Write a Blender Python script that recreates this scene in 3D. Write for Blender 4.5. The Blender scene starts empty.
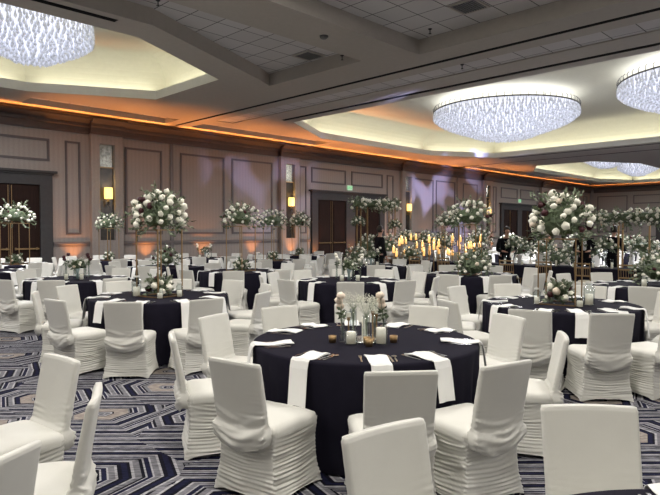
import bpy, bmesh, math, random
from mathutils import Vector, noise, Matrix
PI = math.pi
S = bpy.context.scene
C = bpy.context.collection
# room axes: X runs along the left wall away from the camera, Y runs towards the left wall, camera above the origin
CA, SA = 0.7108, 0.7034
def P(lat, d, z=0.0):                      # lateral / forward distances from the camera's foot point -> room coordinates
    return Vector((lat * SA + d * CA, -lat * CA + d * SA, z))

# ------------------------------------------------------------------ camera, world, exposure
cam = bpy.data.cameras.new('camera'); cam_o = bpy.data.objects.new('camera', cam); C.objects.link(cam_o)
cam.sensor_width = 36; cam.lens = 585 / 660 * 36; cam.clip_end = 200; cam.clip_start = 0.05
cam_o.location = (0, 0, 1.65)
cam_o.rotation_euler = (math.radians(90 - 1.62), 0, math.atan2(SA, CA) - PI / 2)
S.camera = cam_o
w = bpy.data.worlds.new('world'); S.world = w; w.use_nodes = True
w.node_tree.nodes['Background'].inputs[0].default_value = (0.6, 0.65, 0.75, 1)
w.node_tree.nodes['Background'].inputs[1].default_value = 0.02
vs = S.view_settings; vs.view_transform = 'Standard'; vs.look = 'None'; vs.gamma = 1; vs.use_curve_mapping = False
vs.exposure = 1.15
S.cycles.use_denoising = True; S.cycles.transparent_max_bounces = 40
S.cycles.max_bounces = 8; S.cycles.diffuse_bounces = 4; S.cycles.sample_clamp_indirect = 4
COVE_W = 2.3      # watts per metre of cove strip
COVE_COL = (1.0, 0.96, 0.80)
FILL_W = 150.0  # base watts of each added ceiling fill light
CHAND_COL = (0.97, 0.96, 1.0)
ORANGE = (1.0, 0.33, 0.07)
XMIN, XMAX, YMIN, YMAX = -10.6, 58.0, -28.0, 22.0
ZC = 6.0           # soffit height

# ------------------------------------------------------------------ materials
MATS = {}
def mat(name, col, rough=0.6, metal=0.0, emit=None, es=0.0, var=0.06, vs_=8.0, bump=0.0, bs=60.0, trans=0.0, spec=0.5, sheen=0.0, nosample=False, ior=1.45):
    if name in MATS: return MATS[name]
    m = bpy.data.materials.new(name); m.use_nodes = True
    nt = m.node_tree; b = nt.nodes['Principled BSDF']
    b.inputs['Roughness'].default_value = rough; b.inputs['Metallic'].default_value = metal
    b.inputs['Transmission Weight'].default_value = trans
    b.inputs['Specular IOR Level'].default_value = spec; b.inputs['Sheen Weight'].default_value = sheen
    b.inputs['IOR'].default_value = ior
    tc = nt.nodes.new('ShaderNodeTexCoord')
    n = nt.nodes.new('ShaderNodeTexNoise'); n.inputs['Scale'].default_value = vs_; n.inputs['Detail'].default_value = 3
    nt.links.new(tc.outputs['Object'], n.inputs['Vector'])
    r = nt.nodes.new('ShaderNodeValToRGB')
    r.color_ramp.elements[0].position = 0.3; r.color_ramp.elements[1].position = 0.7
    r.color_ramp.elements[0].color = tuple(c * (1 - var) for c in col) + (1,)
    r.color_ramp.elements[1].color = tuple(min(1, c * (1 + var)) for c in col) + (1,)
    nt.links.new(n.outputs['Fac'], r.inputs['Fac']); nt.links.new(r.outputs['Color'], b.inputs['Base Color'])
    if emit:
        b.inputs['Emission Color'].default_value = tuple(emit) + (1,); b.inputs['Emission Strength'].default_value = es
    if bump:
        n2 = nt.nodes.new('ShaderNodeTexNoise'); n2.inputs['Scale'].default_value = bs; n2.inputs['Detail'].default_value = 2
        nt.links.new(tc.outputs['Object'], n2.inputs['Vector'])
        bp = nt.nodes.new('ShaderNodeBump'); bp.inputs['Strength'].default_value = bump; bp.inputs['Distance'].default_value = 0.01
        nt.links.new(n2.outputs['Fac'], bp.inputs['Height']); nt.links.new(bp.outputs['Normal'], b.inputs['Normal'])
    if nosample: m.cycles.emission_sampling = 'NONE'
    MATS[name] = m
    return m
def nodes_of(m): return m.node_tree, m.node_tree.nodes['Principled BSDF']

M_COVER = mat('cream stretch fabric', (0.64, 0.635, 0.585), 0.6, var=0.02, bump=0.12, bs=400, sheen=0.15)
M_CLOTH = mat('navy cloth', (0.0115, 0.0105, 0.0185), 0.85, var=0.1, bump=0.1, bs=500, sheen=0.0, spec=0.08)
M_NAP = mat('white linen', (0.76, 0.76, 0.74), 0.7, var=0.02, bump=0.1, bs=400)
M_GOLD = mat('brushed gold', (0.33, 0.22, 0.11), 0.38, 0.85)
M_STEEL = mat('cutlery steel', (0.75, 0.75, 0.76), 0.2, 1.0)
M_SOFFIT = mat('painted soffit', (0.47, 0.435, 0.385), 0.85, var=0.03)
M_RIM = mat('white rim paint', (0.72, 0.72, 0.68), 0.6, var=0.02)
M_COFFER = mat('cream coffer paint', (0.60, 0.585, 0.475), 0.8, var=0.02)
M_DARK = mat('dark slot', (0.02, 0.02, 0.02), 0.8)
M_CORN = mat('brown cornice wood', (0.075, 0.056, 0.05), 0.55, var=0.08)
M_MOULD = mat('panel moulding', (0.085, 0.072, 0.072), 0.5)
M_FRAME = mat('grey door frame', (0.055, 0.053, 0.053), 0.7, spec=0.1)
M_RAIL = mat('grey brown rail', (0.13, 0.115, 0.11), 0.5)
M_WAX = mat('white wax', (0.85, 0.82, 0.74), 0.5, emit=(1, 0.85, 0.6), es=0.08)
M_GLASS = mat('clear glass', (0.92, 0.95, 0.95), 0.04, trans=1.0, var=0.0)
def thin_glass():
    nt, b = nodes_of(M_GLASS); out = nt.nodes['Material Output']
    tr = nt.nodes.new('ShaderNodeBsdfTransparent'); tr.inputs[0].default_value = (0.93, 0.95, 0.95, 1)
    gl = nt.nodes.new('ShaderNodeBsdfGlossy'); gl.inputs['Roughness'].default_value = 0.08
    lw = nt.nodes.new('ShaderNodeLayerWeight'); lw.inputs['Blend'].default_value = 0.5
    mx = nt.nodes.new('ShaderNodeMixShader'); pw = nt.nodes.new('ShaderNodeMath'); pw.operation = 'POWER'; pw.inputs[1].default_value = 2.5; nt.links.new(lw.outputs['Facing'], pw.inputs[0])
    ml = nt.nodes.new('ShaderNodeMath'); ml.operation = 'MULTIPLY_ADD'; ml.inputs[1].default_value = 0.5; ml.inputs[2].default_value = 0.04; nt.links.new(pw.outputs[0], ml.inputs[0]); nt.links.new(ml.outputs[0], mx.inputs[0]); nt.links.new(tr.outputs[0], mx.inputs[1]); nt.links.new(gl.outputs[0], mx.inputs[2])
    nt.links.new(mx.outputs[0], out.inputs['Surface'])
thin_glass()
M_FOLI = mat('green foliage', (0.10, 0.135, 0.075), 0.6, var=0.4, vs_=25)
M_FOLI2 = mat('grey green foliage', (0.21, 0.25, 0.17), 0.65, var=0.35, vs_=25)
M_BLOOM = mat('white petals', (0.82, 0.80, 0.69), 0.6, var=0.06, vs_=20)
M_BLUSH = mat('blush petals', (0.80, 0.68, 0.55), 0.6, var=0.06, vs_=20)
M_RED = mat('burgundy petals', (0.04, 0.003, 0.007), 0.6, var=0.3, vs_=20)
M_BABY = mat('tiny white blossom', (0.72, 0.72, 0.62), 0.7)
M_SUIT = mat('black suit cloth', (0.007, 0.007, 0.009), 0.9, spec=0.1)
M_SKIN = mat('skin', (0.42, 0.24, 0.17), 0.55)
M_HAIR = mat('dark hair', (0.02, 0.014, 0.01), 0.6)
M_SHIRT = mat('white shirt', (0.75, 0.75, 0.75), 0.7)
M_SHADE = mat('lit sconce shade', (0.9, 0.75, 0.35), 0.6, emit=(1.0, 0.62, 0.16), es=0.9)
M_FLAME = mat('candle flame', (1, 0.7, 0.3), 0.5, emit=(1.0, 0.62, 0.22), es=4.0)
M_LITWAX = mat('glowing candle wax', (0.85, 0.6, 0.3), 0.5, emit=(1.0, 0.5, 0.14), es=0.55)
M_EXIT = mat('exit sign face', (0.5, 0.6, 0.45), 0.5, emit=(0.6, 0.9, 0.6), es=0.15)
M_EXITG = mat('exit sign green', (0.02, 0.3, 0.1), 0.5, emit=(0.05, 0.6, 0.2), es=0.5)
M_TEAL = mat('frosted grey green glass', (0.22, 0.29, 0.28), 0.35, var=0.1)
M_BLACK = mat('black metal', (0.02, 0.02, 0.02), 0.4)
M_VENT = mat('grey vent metal', (0.14, 0.14, 0.14), 0.6)
M_CHCUSH = mat('ivory cushion', (0.65, 0.6, 0.48), 0.8)

def wood():
    m = mat('dark walnut door', (0.06, 0.032, 0.024), 0.6, spec=0.12)
    nt, b = nodes_of(m)
    tc = nt.nodes.new('ShaderNodeTexCoord'); mp = nt.nodes.new('ShaderNodeMapping'); mp.inputs['Scale'].default_value = (6, 6, 0.6)
    nt.links.new(tc.outputs['Object'], mp.inputs['Vector'])
    n = nt.nodes.new('ShaderNodeTexNoise'); n.inputs['Scale'].default_value = 3; n.inputs['Detail'].default_value = 5
    nt.links.new(mp.outputs['Vector'], n.inputs['Vector'])
    r = nt.nodes.new('ShaderNodeValToRGB'); r.color_ramp.elements[0].color = (0.010, 0.005, 0.004, 1); r.color_ramp.elements[1].color = (0.03, 0.015, 0.011, 1)
    nt.links.new(n.outputs['Fac'], r.inputs['Fac']); nt.links.new(r.outputs['Color'], b.inputs['Base Color'])
    return m
M_DOOR = wood()

def wallpaper():
    m = mat('taupe fabric wall', (0.28, 0.24, 0.22), 0.8)
    nt, b = nodes_of(m)
    tc = nt.nodes.new('ShaderNodeTexCoord'); sx = nt.nodes.new('ShaderNodeSeparateXYZ'); nt.links.new(tc.outputs['Object'], sx.inputs[0])
    ad = nt.nodes.new('ShaderNodeMath'); ad.operation = 'ADD'; nt.links.new(sx.outputs[0], ad.inputs[0]); nt.links.new(sx.outputs[1], ad.inputs[1])
    ml = nt.nodes.new('ShaderNodeMath'); ml.operation = 'MULTIPLY'; ml.inputs[1].default_value = 38; nt.links.new(ad.outputs[0], ml.inputs[0])
    sn = nt.nodes.new('ShaderNodeMath'); sn.operation = 'SINE'; nt.links.new(ml.outputs[0], sn.inputs[0])
    n = nt.nodes.new('ShaderNodeTexNoise'); n.inputs['Scale'].default_value = 30; nt.links.new(tc.outputs['Object'], n.inputs['Vector'])
    a2 = nt.nodes.new('ShaderNodeMath'); a2.operation = 'MULTIPLY_ADD'; a2.inputs[1].default_value = 0.1; nt.links.new(sn.outputs[0], a2.inputs[0]); nt.links.new(n.outputs['Fac'], a2.inputs[2])
    r = nt.nodes.new('ShaderNodeValToRGB'); r.color_ramp.elements[0].position = 0.2; r.color_ramp.elements[1].position = 0.8
    r.color_ramp.elements[0].color = (0.225, 0.198, 0.178, 1); r.color_ramp.elements[1].color = (0.285, 0.255, 0.23, 1)
    nt.links.new(a2.outputs[0], r.inputs['Fac']); nt.links.new(r.outputs['Color'], b.inputs['Base Color'])
    return m
M_WALL = wallpaper()

def tile_mat():
    m = mat('ceiling tile', (0.33, 0.32, 0.32), 0.9)
    nt, b = nodes_of(m)
    tc = nt.nodes.new('ShaderNodeTexCoord')
    br = nt.nodes.new('ShaderNodeTexBrick'); br.offset = 0; br.inputs['Scale'].default_value = 1
    br.inputs['Brick Width'].default_value = 0.7; br.inputs['Row Height'].default_value = 0.7; br.inputs['Mortar Size'].default_value = 0.012
    br.inputs['Color1'].default_value = (0.62, 0.60, 0.59, 1); br.inputs['Color2'].default_value = (0.56, 0.545, 0.535, 1); br.inputs['Mortar'].default_value = (0.09, 0.09, 0.09, 1)
    nt.links.new(tc.outputs['Object'], br.inputs['Vector'])
    nt.links.new(br.outputs['Color'], b.inputs['Base Color'])
    return m
M_TILE = tile_mat()

def carpet_mat():
    m = mat('geometric carpet', (0.1, 0.1, 0.15), 0.95, spec=0.1)
    nt, b = nodes_of(m); L = nt.links.new; N = nt.nodes.new
    def math_(op, a, b_=None, c=None):
        n = N('ShaderNodeMath'); n.operation = op
        for i, v in enumerate((a, b_, c)):
            if v is None: continue
            if isinstance(v, (int, float)): n.inputs[i].default_value = v
            else: L(v, n.inputs[i])
        return n.outputs[0]
    tc = N('ShaderNodeTexCoord'); mp = N('ShaderNodeMapping'); mp.inputs['Rotation'].default_value = (0, 0, math.radians(44.7))
    L(tc.outputs['Object'], mp.inputs['Vector'])
    vo = N('ShaderNodeTexVoronoi'); vo.voronoi_dimensions = '2D'; vo.distance = 'MANHATTAN'; vo.inputs['Scale'].default_value = 0.92; vo.inputs['Randomness'].default_value = 0.85
    L(mp.outputs['Vector'], vo.inputs['Vector'])
    sb = N('ShaderNodeVectorMath'); sb.operation = 'SUBTRACT'; L(mp.outputs['Vector'], sb.inputs[0]); L(vo.outputs['Position'], sb.inputs[1])
    s = N('ShaderNodeSeparateXYZ'); L(sb.outputs[0], s.inputs[0])
    ax = math_('ABSOLUTE', s.outputs[0]); ay = math_('ABSOLUTE', s.outputs[1])
    cs = N('ShaderNodeSeparateColor'); L(vo.outputs['Color'], cs.inputs[0])
    # slanted hexagon distance: flat sides plus slopes leaning one way or the other per cell
    sgn = math_('MULTIPLY_ADD', math_('GREATER_THAN', cs.outputs[0], 0.5), 2, -1)
    sx = math_('MULTIPLY_ADD', s.outputs[1], math_('MULTIPLY', sgn, 0.55), s.outputs[0])
    d = math_('MAXIMUM', ay, math_('MULTIPLY', math_('ABSOLUTE', sx), 0.72))
    d = math_('MAXIMUM', d, math_('MULTIPLY_ADD', ax, 0.62, math_('MULTIPLY', ay, 0.25)))
    ph = math_('FRACT', math_('MULTIPLY_ADD', d, 5.2, math_('MULTIPLY', cs.outputs[1], 0.6)))
    r = N('ShaderNodeValToRGB'); r.color_ramp.interpolation = 'CONSTANT'
    navy = (0.010, 0.011, 0.032, 1); blk = (0.006, 0.006, 0.012, 1); lg = (0.33, 0.325, 0.345, 1); mg = (0.16, 0.158, 0.175, 1)
    st = [(0, navy), (0.13, blk), (0.2, lg), (0.27, mg), (0.42, blk), (0.5, lg), (0.54, navy), (0.66, lg), (0.7, mg), (0.84, lg), (0.9, blk)]
    e = r.color_ramp.elements
    e[0].position, e[0].color = st[0]; e[1].position, e[1].color = st[1]
    for p, c in st[2:]:
        k = e.new(p); k.color = c
    L(ph, r.inputs['Fac'])
    # taupe centres
    cen = N('ShaderNodeValToRGB'); cen.color_ramp.interpolation = 'CONSTANT'
    ce = cen.color_ramp.elements; ce[0].color = (0, 0, 0, 1); ce[1].position = 0.07; ce[1].color = (1, 1, 1, 1); k = ce.new(0.15); k.color = (0, 0, 0, 1)
    L(d, cen.inputs['Fac'])
    mx = N('ShaderNodeMix'); mx.data_type = 'RGBA'; L(cen.outputs['Color'], mx.inputs['Factor']); L(r.outputs['Color'], mx.inputs['A']); mx.inputs['B'].default_value = (0.27, 0.235, 0.21, 1)
    # woven streaks
    mp2 = N('ShaderNodeMapping'); mp2.inputs['Scale'].default_value = (14, 70, 1); L(mp.outputs['Vector'], mp2.inputs['Vector'])
    nz = N('ShaderNodeTexNoise'); nz.inputs['Scale'].default_value = 1; nz.inputs['Detail'].default_value = 3; L(mp2.outputs['Vector'], nz.inputs['Vector'])
    rr = N('ShaderNodeMapRange'); rr.inputs[1].default_value = 0.35; rr.inputs[2].default_value = 0.65; rr.inputs[3].default_value = 0.55; rr.inputs[4].default_value = 1.3; L(nz.outputs['Fac'], rr.inputs[0])
    mu = N('ShaderNodeVectorMath'); mu.operation = 'SCALE'; L(mx.outputs['Result'], mu.inputs[0]); L(rr.outputs[0], mu.inputs['Scale'])
    L(mu.outputs[0], b.inputs['Base Color'])
    return m
M_CARPET = carpet_mat()

# ------------------------------------------------------------------ helpers
def obj(name, bm, m, parent=None, smooth=False, loc=None):
    me = bpy.data.meshes.new(name)
    bmesh.ops.recalc_face_normals(bm, faces=bm.faces)
    bm.to_mesh(me); bm.free()
    for k in (m if isinstance(m, (list, tuple)) else [m]): me.materials.append(k)
    if smooth:
        for p in me.polygons: p.use_smooth = True
    o = bpy.data.objects.new(name, me); C.objects.link(o)
    if parent: o.parent = parent
    if loc is not None: o.location = loc
    return o
def tag(o, label, cat, group=None, kind=None):
    o['label'] = label; o['category'] = cat
    if group: o['group'] = group
    if kind: o['kind'] = kind
    return o
def thing(name, label, cat, loc=(0, 0, 0), rz=0.0, group=None):
    o = bpy.data.objects.new(name, None); C.objects.link(o); o.empty_display_size = 0.1
    o.location = loc; o.rotation_euler = (0, 0, rz)
    if label: tag(o, label, cat, group)
    return o
def struct(name, bm, m, smooth=False):
    o = obj(name, bm, m, None, smooth); o['kind'] = 'structure'; return o
def dup(root, loc, rz, label, group=None, cat=None):
    kids = {}
    for o in KIDS.get(root.name, []): kids.setdefault(o.parent.name, []).append(o)
    r = root.copy(); C.objects.link(r); r.location = loc; r.rotation_euler = (0, 0, rz)
    r['label'] = label
    if group: r['group'] = group
    def rec(src, dst):
        for ch in kids.get(src.name, []):
            c = ch.copy(); C.objects.link(c); c.parent = dst; rec(ch, c)
    rec(root, r)
    return r
KIDS = {}
def register(root):
    out = []
    def rec(o):
        for ch in bpy.data.objects:
            if ch.parent == o: out.append(ch); rec(ch)
    rec(root); KIDS[root.name] = out
    return root
def bx(bm, x0, x1, y0, y1, z0, z1, mi=0):
    v = [bm.verts.new(p) for p in ((x0, y0, z0), (x1, y0, z0), (x1, y1, z0), (x0, y1, z0), (x0, y0, z1), (x1, y0, z1), (x1, y1, z1), (x0, y1, z1))]
    for f in ((0, 3, 2, 1), (4, 5, 6, 7), (0, 1, 5, 4), (1, 2, 6, 5), (2, 3, 7, 6), (3, 0, 4, 7)):
        bm.faces.new([v[i] for i in f]).material_index = mi
    return v
def box(*a, **k):
    bm = bmesh.new(); bx(bm, *a, **k); return bm
def lathe(bm, prof, n=16, c=(0, 0, 0), mi=0):
    rings = []
    for r, z in prof:
        if r < 1e-6: rings.append([bm.verts.new((c[0], c[1], c[2] + z))])
        else: rings.append([bm.verts.new((c[0] + r * math.cos(2 * PI * i / n), c[1] + r * math.sin(2 * PI * i / n), c[2] + z)) for i in range(n)])
    for a, b in zip(rings, rings[1:]):
        for i in range(n):
            j = (i + 1) % n
            if len(a) == 1 and len(b) == 1: continue
            if len(a) == 1: f = bm.faces.new((a[0], b[i], b[j]))
            elif len(b) == 1: f = bm.faces.new((a[i], a[j], b[0]))
            else: f = bm.faces.new((a[i], a[j], b[j], b[i]))
            f.material_index = mi
def tube(bm, pts, r, n=6, mi=0):
    pts = [Vector(p) for p in pts]; rings = []
    rs = r if isinstance(r, (list, tuple)) else [r] * len(pts)
    for i, p in enumerate(pts):
        t = (pts[min(i + 1, len(pts) - 1)] - pts[max(i - 1, 0)]).normalized()
        a = t.cross(Vector((0, 0, 1)) if abs(t.z) < 0.9 else Vector((1, 0, 0))).normalized(); b = t.cross(a)
        rings.append([bm.verts.new(p + rs[i] * (a * math.cos(2 * PI * k / n) + b * math.sin(2 * PI * k / n))) for k in range(n)])
    for A, B in zip(rings, rings[1:]):
        for k in range(n): bm.faces.new((A[k], A[(k + 1) % n], B[(k + 1) % n], B[k])).material_index = mi
    bm.faces.new(rings[0]).material_index = mi; bm.faces.new(rings[-1]).material_index = mi
def offset_poly(poly, d):                 # CCW polygon, positive d = outward
    out = []; n = len(poly)
    for i in range(n):
        p0, p1, p2 = Vector(poly[i - 1]), Vector(poly[i]), Vector(poly[(i + 1) % n])
        e1 = (p1 - p0).normalized(); e2 = (p2 - p1).normalized()
        n1 = Vector((e1.y, -e1.x)); n2 = Vector((e2.y, -e2.x))
        k = d / (1 + n1.dot(n2))
        out.append(p1 + (n1 + n2) * k)
    return out
def area_light(name, loc, sx, sy, power, col, direction, spread=PI):
    l = bpy.data.lights.new(name, 'AREA'); l.shape = 'RECTANGLE'; l.size = sx; l.size_y = sy; l.energy = power; l.color = col; l.spread = spread
    o = bpy.data.objects.new(name, l); C.objects.link(o); o.location = loc
    return o, direction

# ------------------------------------------------------------------ ceiling with coffers
def octo(x0, x1, y0, y1, cx_, cy_):        # long side x: chamfer measured along x and y
    return [(x0 + cx_, y0), (x1 - cx_, y0), (x1, y0 + cy_), (x1, y1 - cy_), (x1 - cx_, y1), (x0 + cx_, y1), (x0, y1 - cy_), (x0, y0 + cy_)]
COFF = [octo(-9.8, 9.8, 12.4, 19.6, 3.4, 1.8), octo(15.7, 31.7, -25.6, 19.7, 3.6, 2.1), octo(37.6, 57.2, 12.4, 19.6, 3.4, 1.8),
        octo(-9.8, 9.8, -25.6, -18.4, 3.4, 1.8), octo(37.6, 57.2, -25.6, -18.4, 3.4, 1.8)]
RECESS = [([(-10, 10.05), (11.3, 10.05), (11.3, 13.75), (10.7, 13.4), (6.25, 11.46), (-10, 11.46)], 0.36),
          ([(-10, -1.0), (11.9, -1.0), (11.9, 8.68), (-10, 8.68)], 0.36),
          ([(6.8, 20.35), (12.2, 20.35), (12.2, 21.45), (6.8, 21.45)], 0.2),
          ([(13.4, 20.35), (20.6, 20.35), (20.6, 21.45), (13.4, 21.45)], 0.2),
          ([(35.0, 20.35), (42.0, 20.35), (42.0, 21.45), (35.0, 21.45)], 0.2),
          ([(13.35, -26), (14.15, -26), (14.15, 19.6), (13.35, 19.6)], 0.03),
          ([(43.0, 20.35), (56.5, 20.35), (56.5, 21.45), (43.0, 21.45)], 0.2)]
SLOTS = [([(15.05, -25), (15.25, -25), (15.25, 17.6), (15.05, 17.6)], 0.12),
         ([(12.7, -27.5), (12.86, -27.5), (12.86, 21.6), (12.7, 21.6)], 0.06),
         ([(-8, 11.68), (5.6, 11.68), (5.6, 11.86), (-8, 11.86)], 0.12),
         ([(34.5, -27.5), (34.66, -27.5), (34.66, 21.6), (34.5, 21.6)], 0.06),
         ([(32.2, -25), (32.4, -25), (32.4, 17.6), (32.2, 17.6)], 0.12)]
bm = bmesh.new()
def loop(poly, z):
    vs = [bm.verts.new((p[0], p[1], z)) for p in poly]
    return vs, [bm.edges.new((vs[i], vs[(i + 1) % len(vs)])) for i in range(len(vs))]
edges = loop([(XMIN, YMIN), (XMAX, YMIN), (XMAX, YMAX), (XMIN, YMAX)], ZC)[1]
for q in COFF: edges += loop(q, ZC)[1]
for q, h in RECESS + SLOTS: edges += loop(q, ZC)[1]
bmesh.ops.triangle_fill(bm, use_beauty=True, use_dissolve=False, edges=edges)
def in_poly(x, y, poly):
    c = False; n = len(poly)
    for i in range(n):
        x1, y1 = poly[i][:2]; x2, y2 = poly[i - 1][:2]
        if (y1 > y) != (y2 > y) and x < (x2 - x1) * (y - y1) / (y2 - y1) + x1: c = not c
    return c
bad = [f for f in bm.faces if any(in_poly(f.calc_center_median().x, f.calc_center_median().y, q) for q in COFF + [r[0] for r in RECESS + SLOTS])]
bmesh.ops.delete(bm, geom=bad, context='FACES_ONLY')
for f in bm.faces: f.material_index = 0
def recess(bm, poly, h, side, top):
    a = [bm.verts.new((p[0], p[1], ZC)) for p in poly]; b = [bm.verts.new((p[0], p[1], ZC + h)) for p in poly]
    for i in range(len(a)):
        j = (i + 1) % len(a); bm.faces.new((a[i], a[j], b[j], b[i])).material_index = side
    bm.faces.new(b).material_index = top
for q, h in RECESS: recess(bm, q, h, 0, 1)
for q, h in SLOTS: recess(bm, q, h, 2, 2)
me = bpy.data.meshes.new('ceiling'); bm.to_mesh(me); bm.free()
for k in (M_SOFFIT, M_TILE, M_DARK): me.materials.append(k)
o = bpy.data.objects.new('ceiling', me); C.objects.link(o); o['kind'] = 'structure'
cove_n = 0
for ci, q in enumerate(COFF):
    prof = [(0.0, 0.0, 0), (0.0, 0.0, 0), (0.0, 0.3, 0), (0.07, 0.3, 0), (0.07, 0.22, 1), (0.55, 0.22, 1), (0.55, 0.5, 1)]
    prof = [(0, 0, 0), (0.0, 0.28, 0), (0.07, 0.28, 0), (0.07, 0.2, 1), (0.6, 0.2, 1), (0.6, 0.45, 1)]
    for k in range(1, 9):                                   # curved cove rising to the flat inner ceiling
        t = k / 8 * PI / 2; prof.append((0.6 - 1.0 * (1 - math.cos(t)), 0.45 + 0.95 * math.sin(t), 1))
    bm = bmesh.new(); rings = []
    for d, z, mi in prof: rings.append([bm.verts.new((p.x, p.y, ZC + z)) for p in offset_poly(q, d)])
    for k in range(1, len(rings)):
        for i in range(8): bm.faces.new((rings[k - 1][i], rings[k - 1][(i + 1) % 8], rings[k][(i + 1) % 8], rings[k][i])).material_index = prof[k][2]
    bm.faces.new(rings[-1]).material_index = 1
    struct('ceiling_coffer', bm, [M_RIM, M_COFFER])
    mid = offset_poly(q, 0.34)
    for i in range(8):                                      # LED cove strips behind the rim
        a, b = mid[i], mid[(i + 1) % 8]; Ln = (b - a).length - 0.4
        c = (a + b) / 2; l = bpy.data.lights.new('cove_strip', 'AREA'); l.shape = 'RECTANGLE'; l.size = Ln; l.size_y = 0.12
        l.energy = COVE_W * Ln; l.color = COVE_COL
        lo = bpy.data.objects.new('cove_strip', l); C.objects.link(lo); lo.location = (c.x, c.y, ZC + 0.25)
        e = (b - a).normalized(); zax = Vector((-e.y, e.x, 0)) * 0.0 + Vector((0, 0, 1))
        # emit upwards, leaning towards the coffer wall
        outw = Vector((e.y, -e.x, 0)); up = (Vector((0, 0, 1)) + outw * 0.25).normalized()
        X = Vector((e.x, e.y, 0)); Z = -up; Y = Z.cross(X)
        lo.rotation_euler = Matrix((X, Y, Z)).transposed().to_euler()

# ------------------------------------------------------------------ floor and walls
struct('floor', box(XMIN, XMAX, YMIN, YMAX, -0.1, 0), M_CARPET)
struct('wall_left', box(XMIN - 0.2, XMAX + 0.2, YMAX, YMAX + 0.2, 0, ZC), M_WALL)
struct('wall_right', box(XMIN - 0.2, XMAX + 0.2, YMIN - 0.2, YMIN, 0, ZC), M_WALL)
struct('wall_far', box(XMAX, XMAX + 0.2, YMIN, YMAX, 0, ZC), M_WALL)
struct('wall_back', box(XMIN - 0.2, XMIN, YMIN, YMAX, 0, ZC), M_WALL)
trim_i = [0]
def trim(bm, m, smooth=False):
    trim_i[0] += 1; return struct('trim_%d' % trim_i[0], bm, m, smooth)
def extr(bm, prof, x0, x1, along='x', base=0.0, sgn=-1):    # extrude a wall profile (offset from wall, z)
    A = []
    for x in (x0, x1):
        A.append([bm.verts.new((x, base + sgn * d, z) if along == 'x' else (base + sgn * d, x, z)) for d, z in prof])
    n = len(prof)
    for i in range(n): bm.faces.new((A[0][i], A[0][(i + 1) % n], A[1][(i + 1) % n], A[1][i]))
    bm.faces.new(A[0]); bm.faces.new(A[1])
CORN = [(0, 5.28), (0.06, 5.28), (0.08, 5.34), (0.08, 5.52), (0.12, 5.56), (0.14, 5.66), (0.2, 5.7), (0.3, 5.76), (0.36, 5.80), (0.36, 5.86), (0.3, 5.86), (0.3, 5.78), (0, 5.78)]
RAIL = [(0, 1.08), (0.03, 1.08), (0.04, 1.14), (0.06, 1.16), (0.06, 1.22), (0.03, 1.25), (0, 1.25)]
BASE = [(0, 0), (0.04, 0), (0.04, 0.16), (0.02, 0.2), (0, 0.2)]
bm = bmesh.new(); extr(bm, CORN, XMIN, XMAX, 'x', YMAX); trim(bm, M_CORN)
bm = bmesh.new(); extr(bm, CORN, YMIN, YMAX - 0.36, 'y', XMAX); trim(bm, M_CORN)
DOORS = [(2.5, 8.0), (20.75, 26.7), (40.4, 46.4)]
segs = [(XMIN, 2.5), (8.0, 20.75), (26.7, 40.4), (46.4, XMAX)]
for k, (a, b) in enumerate(segs):
    bm = bmesh.new(); extr(bm, RAIL, a, b, 'x', YMAX); trim(bm, M_RAIL)
    bm = bmesh.new(); extr(bm, BASE, a, b, 'x', YMAX); o = struct('baseboard_left' if k == 0 else 'baseboard_left_%d' % (k + 1), bm, M_RAIL)
bm = bmesh.new(); extr(bm, RAIL, YMIN, YMAX - 0.07, 'y', XMAX); trim(bm, M_RAIL)
bm = bmesh.new(); extr(bm, BASE, YMIN, YMAX - 0.07, 'y', XMAX); struct('baseboard_far', bm, M_RAIL)
def frame_rect(x0, x1, z0, z1, wall='left', t=0.08, d=0.035):
    bm = bmesh.new()
    for a, b, c, e in ((x0, x1, z1 - t, z1), (x0, x1, z0, z0 + t), (x0, x0 + t, z0 + t, z1 - t), (x1 - t, x1, z0 + t, z1 - t)):
        if wall == 'left': bx(bm, a, b, YMAX - d, YMAX, c, e)
        else: bx(bm, XMAX - d, XMAX, a, b, c, e)
    trim(bm, M_MOULD)
for x0, x1 in ((10.75, 12.35), (13.2, 15.45), (15.85, 18.25), (29.55, 31.75), (32.05, 34.3), (35.3, 37.2), (48.0, 50.1), (50.5, 52.6), (53.2, 55.4)):
    frame_rect(x0, x1, 1.52, 4.95)
for x0, x1 in ((8.45, 9.0), (20.0, 20.5), (27.0, 27.6), (39.4, 39.9), (46.6, 47.0), (56.3, 57.2)): frame_rect(x0, x1, 1.52, 4.95, t=0.07)
for x0, x1 in ((-0.2, 2.2), (3.0, 5.1), (5.4, 7.9), (20.85, 23.45), (23.9, 26.6), (40.6, 43.2), (43.7, 46.2)): frame_rect(x0, x1, 4.15, 4.95)
for y0, y1 in ((18.6, 21.3),): frame_rect(y0, y1, 1.52, 4.95, 'far')
for y0, y1 in ((15.0, 18.1), (11.6, 14.6), (8.2, 11.2)): frame_rect(y0, y1, 4.15, 4.95, 'far')
for y0, y1 in ((8.9, 9.9), ): frame_rect(y0, y1, 1.52, 3.95, 'far')
# joint of the folding wall track on the left wall
trim(box(12.72, 12.86, YMAX - 0.05, YMAX, 0.2, 5.3), M_RAIL)
trim(box(34.52, 34.64, YMAX - 0.05, YMAX, 0.2, 5.3), M_RAIL)

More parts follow.
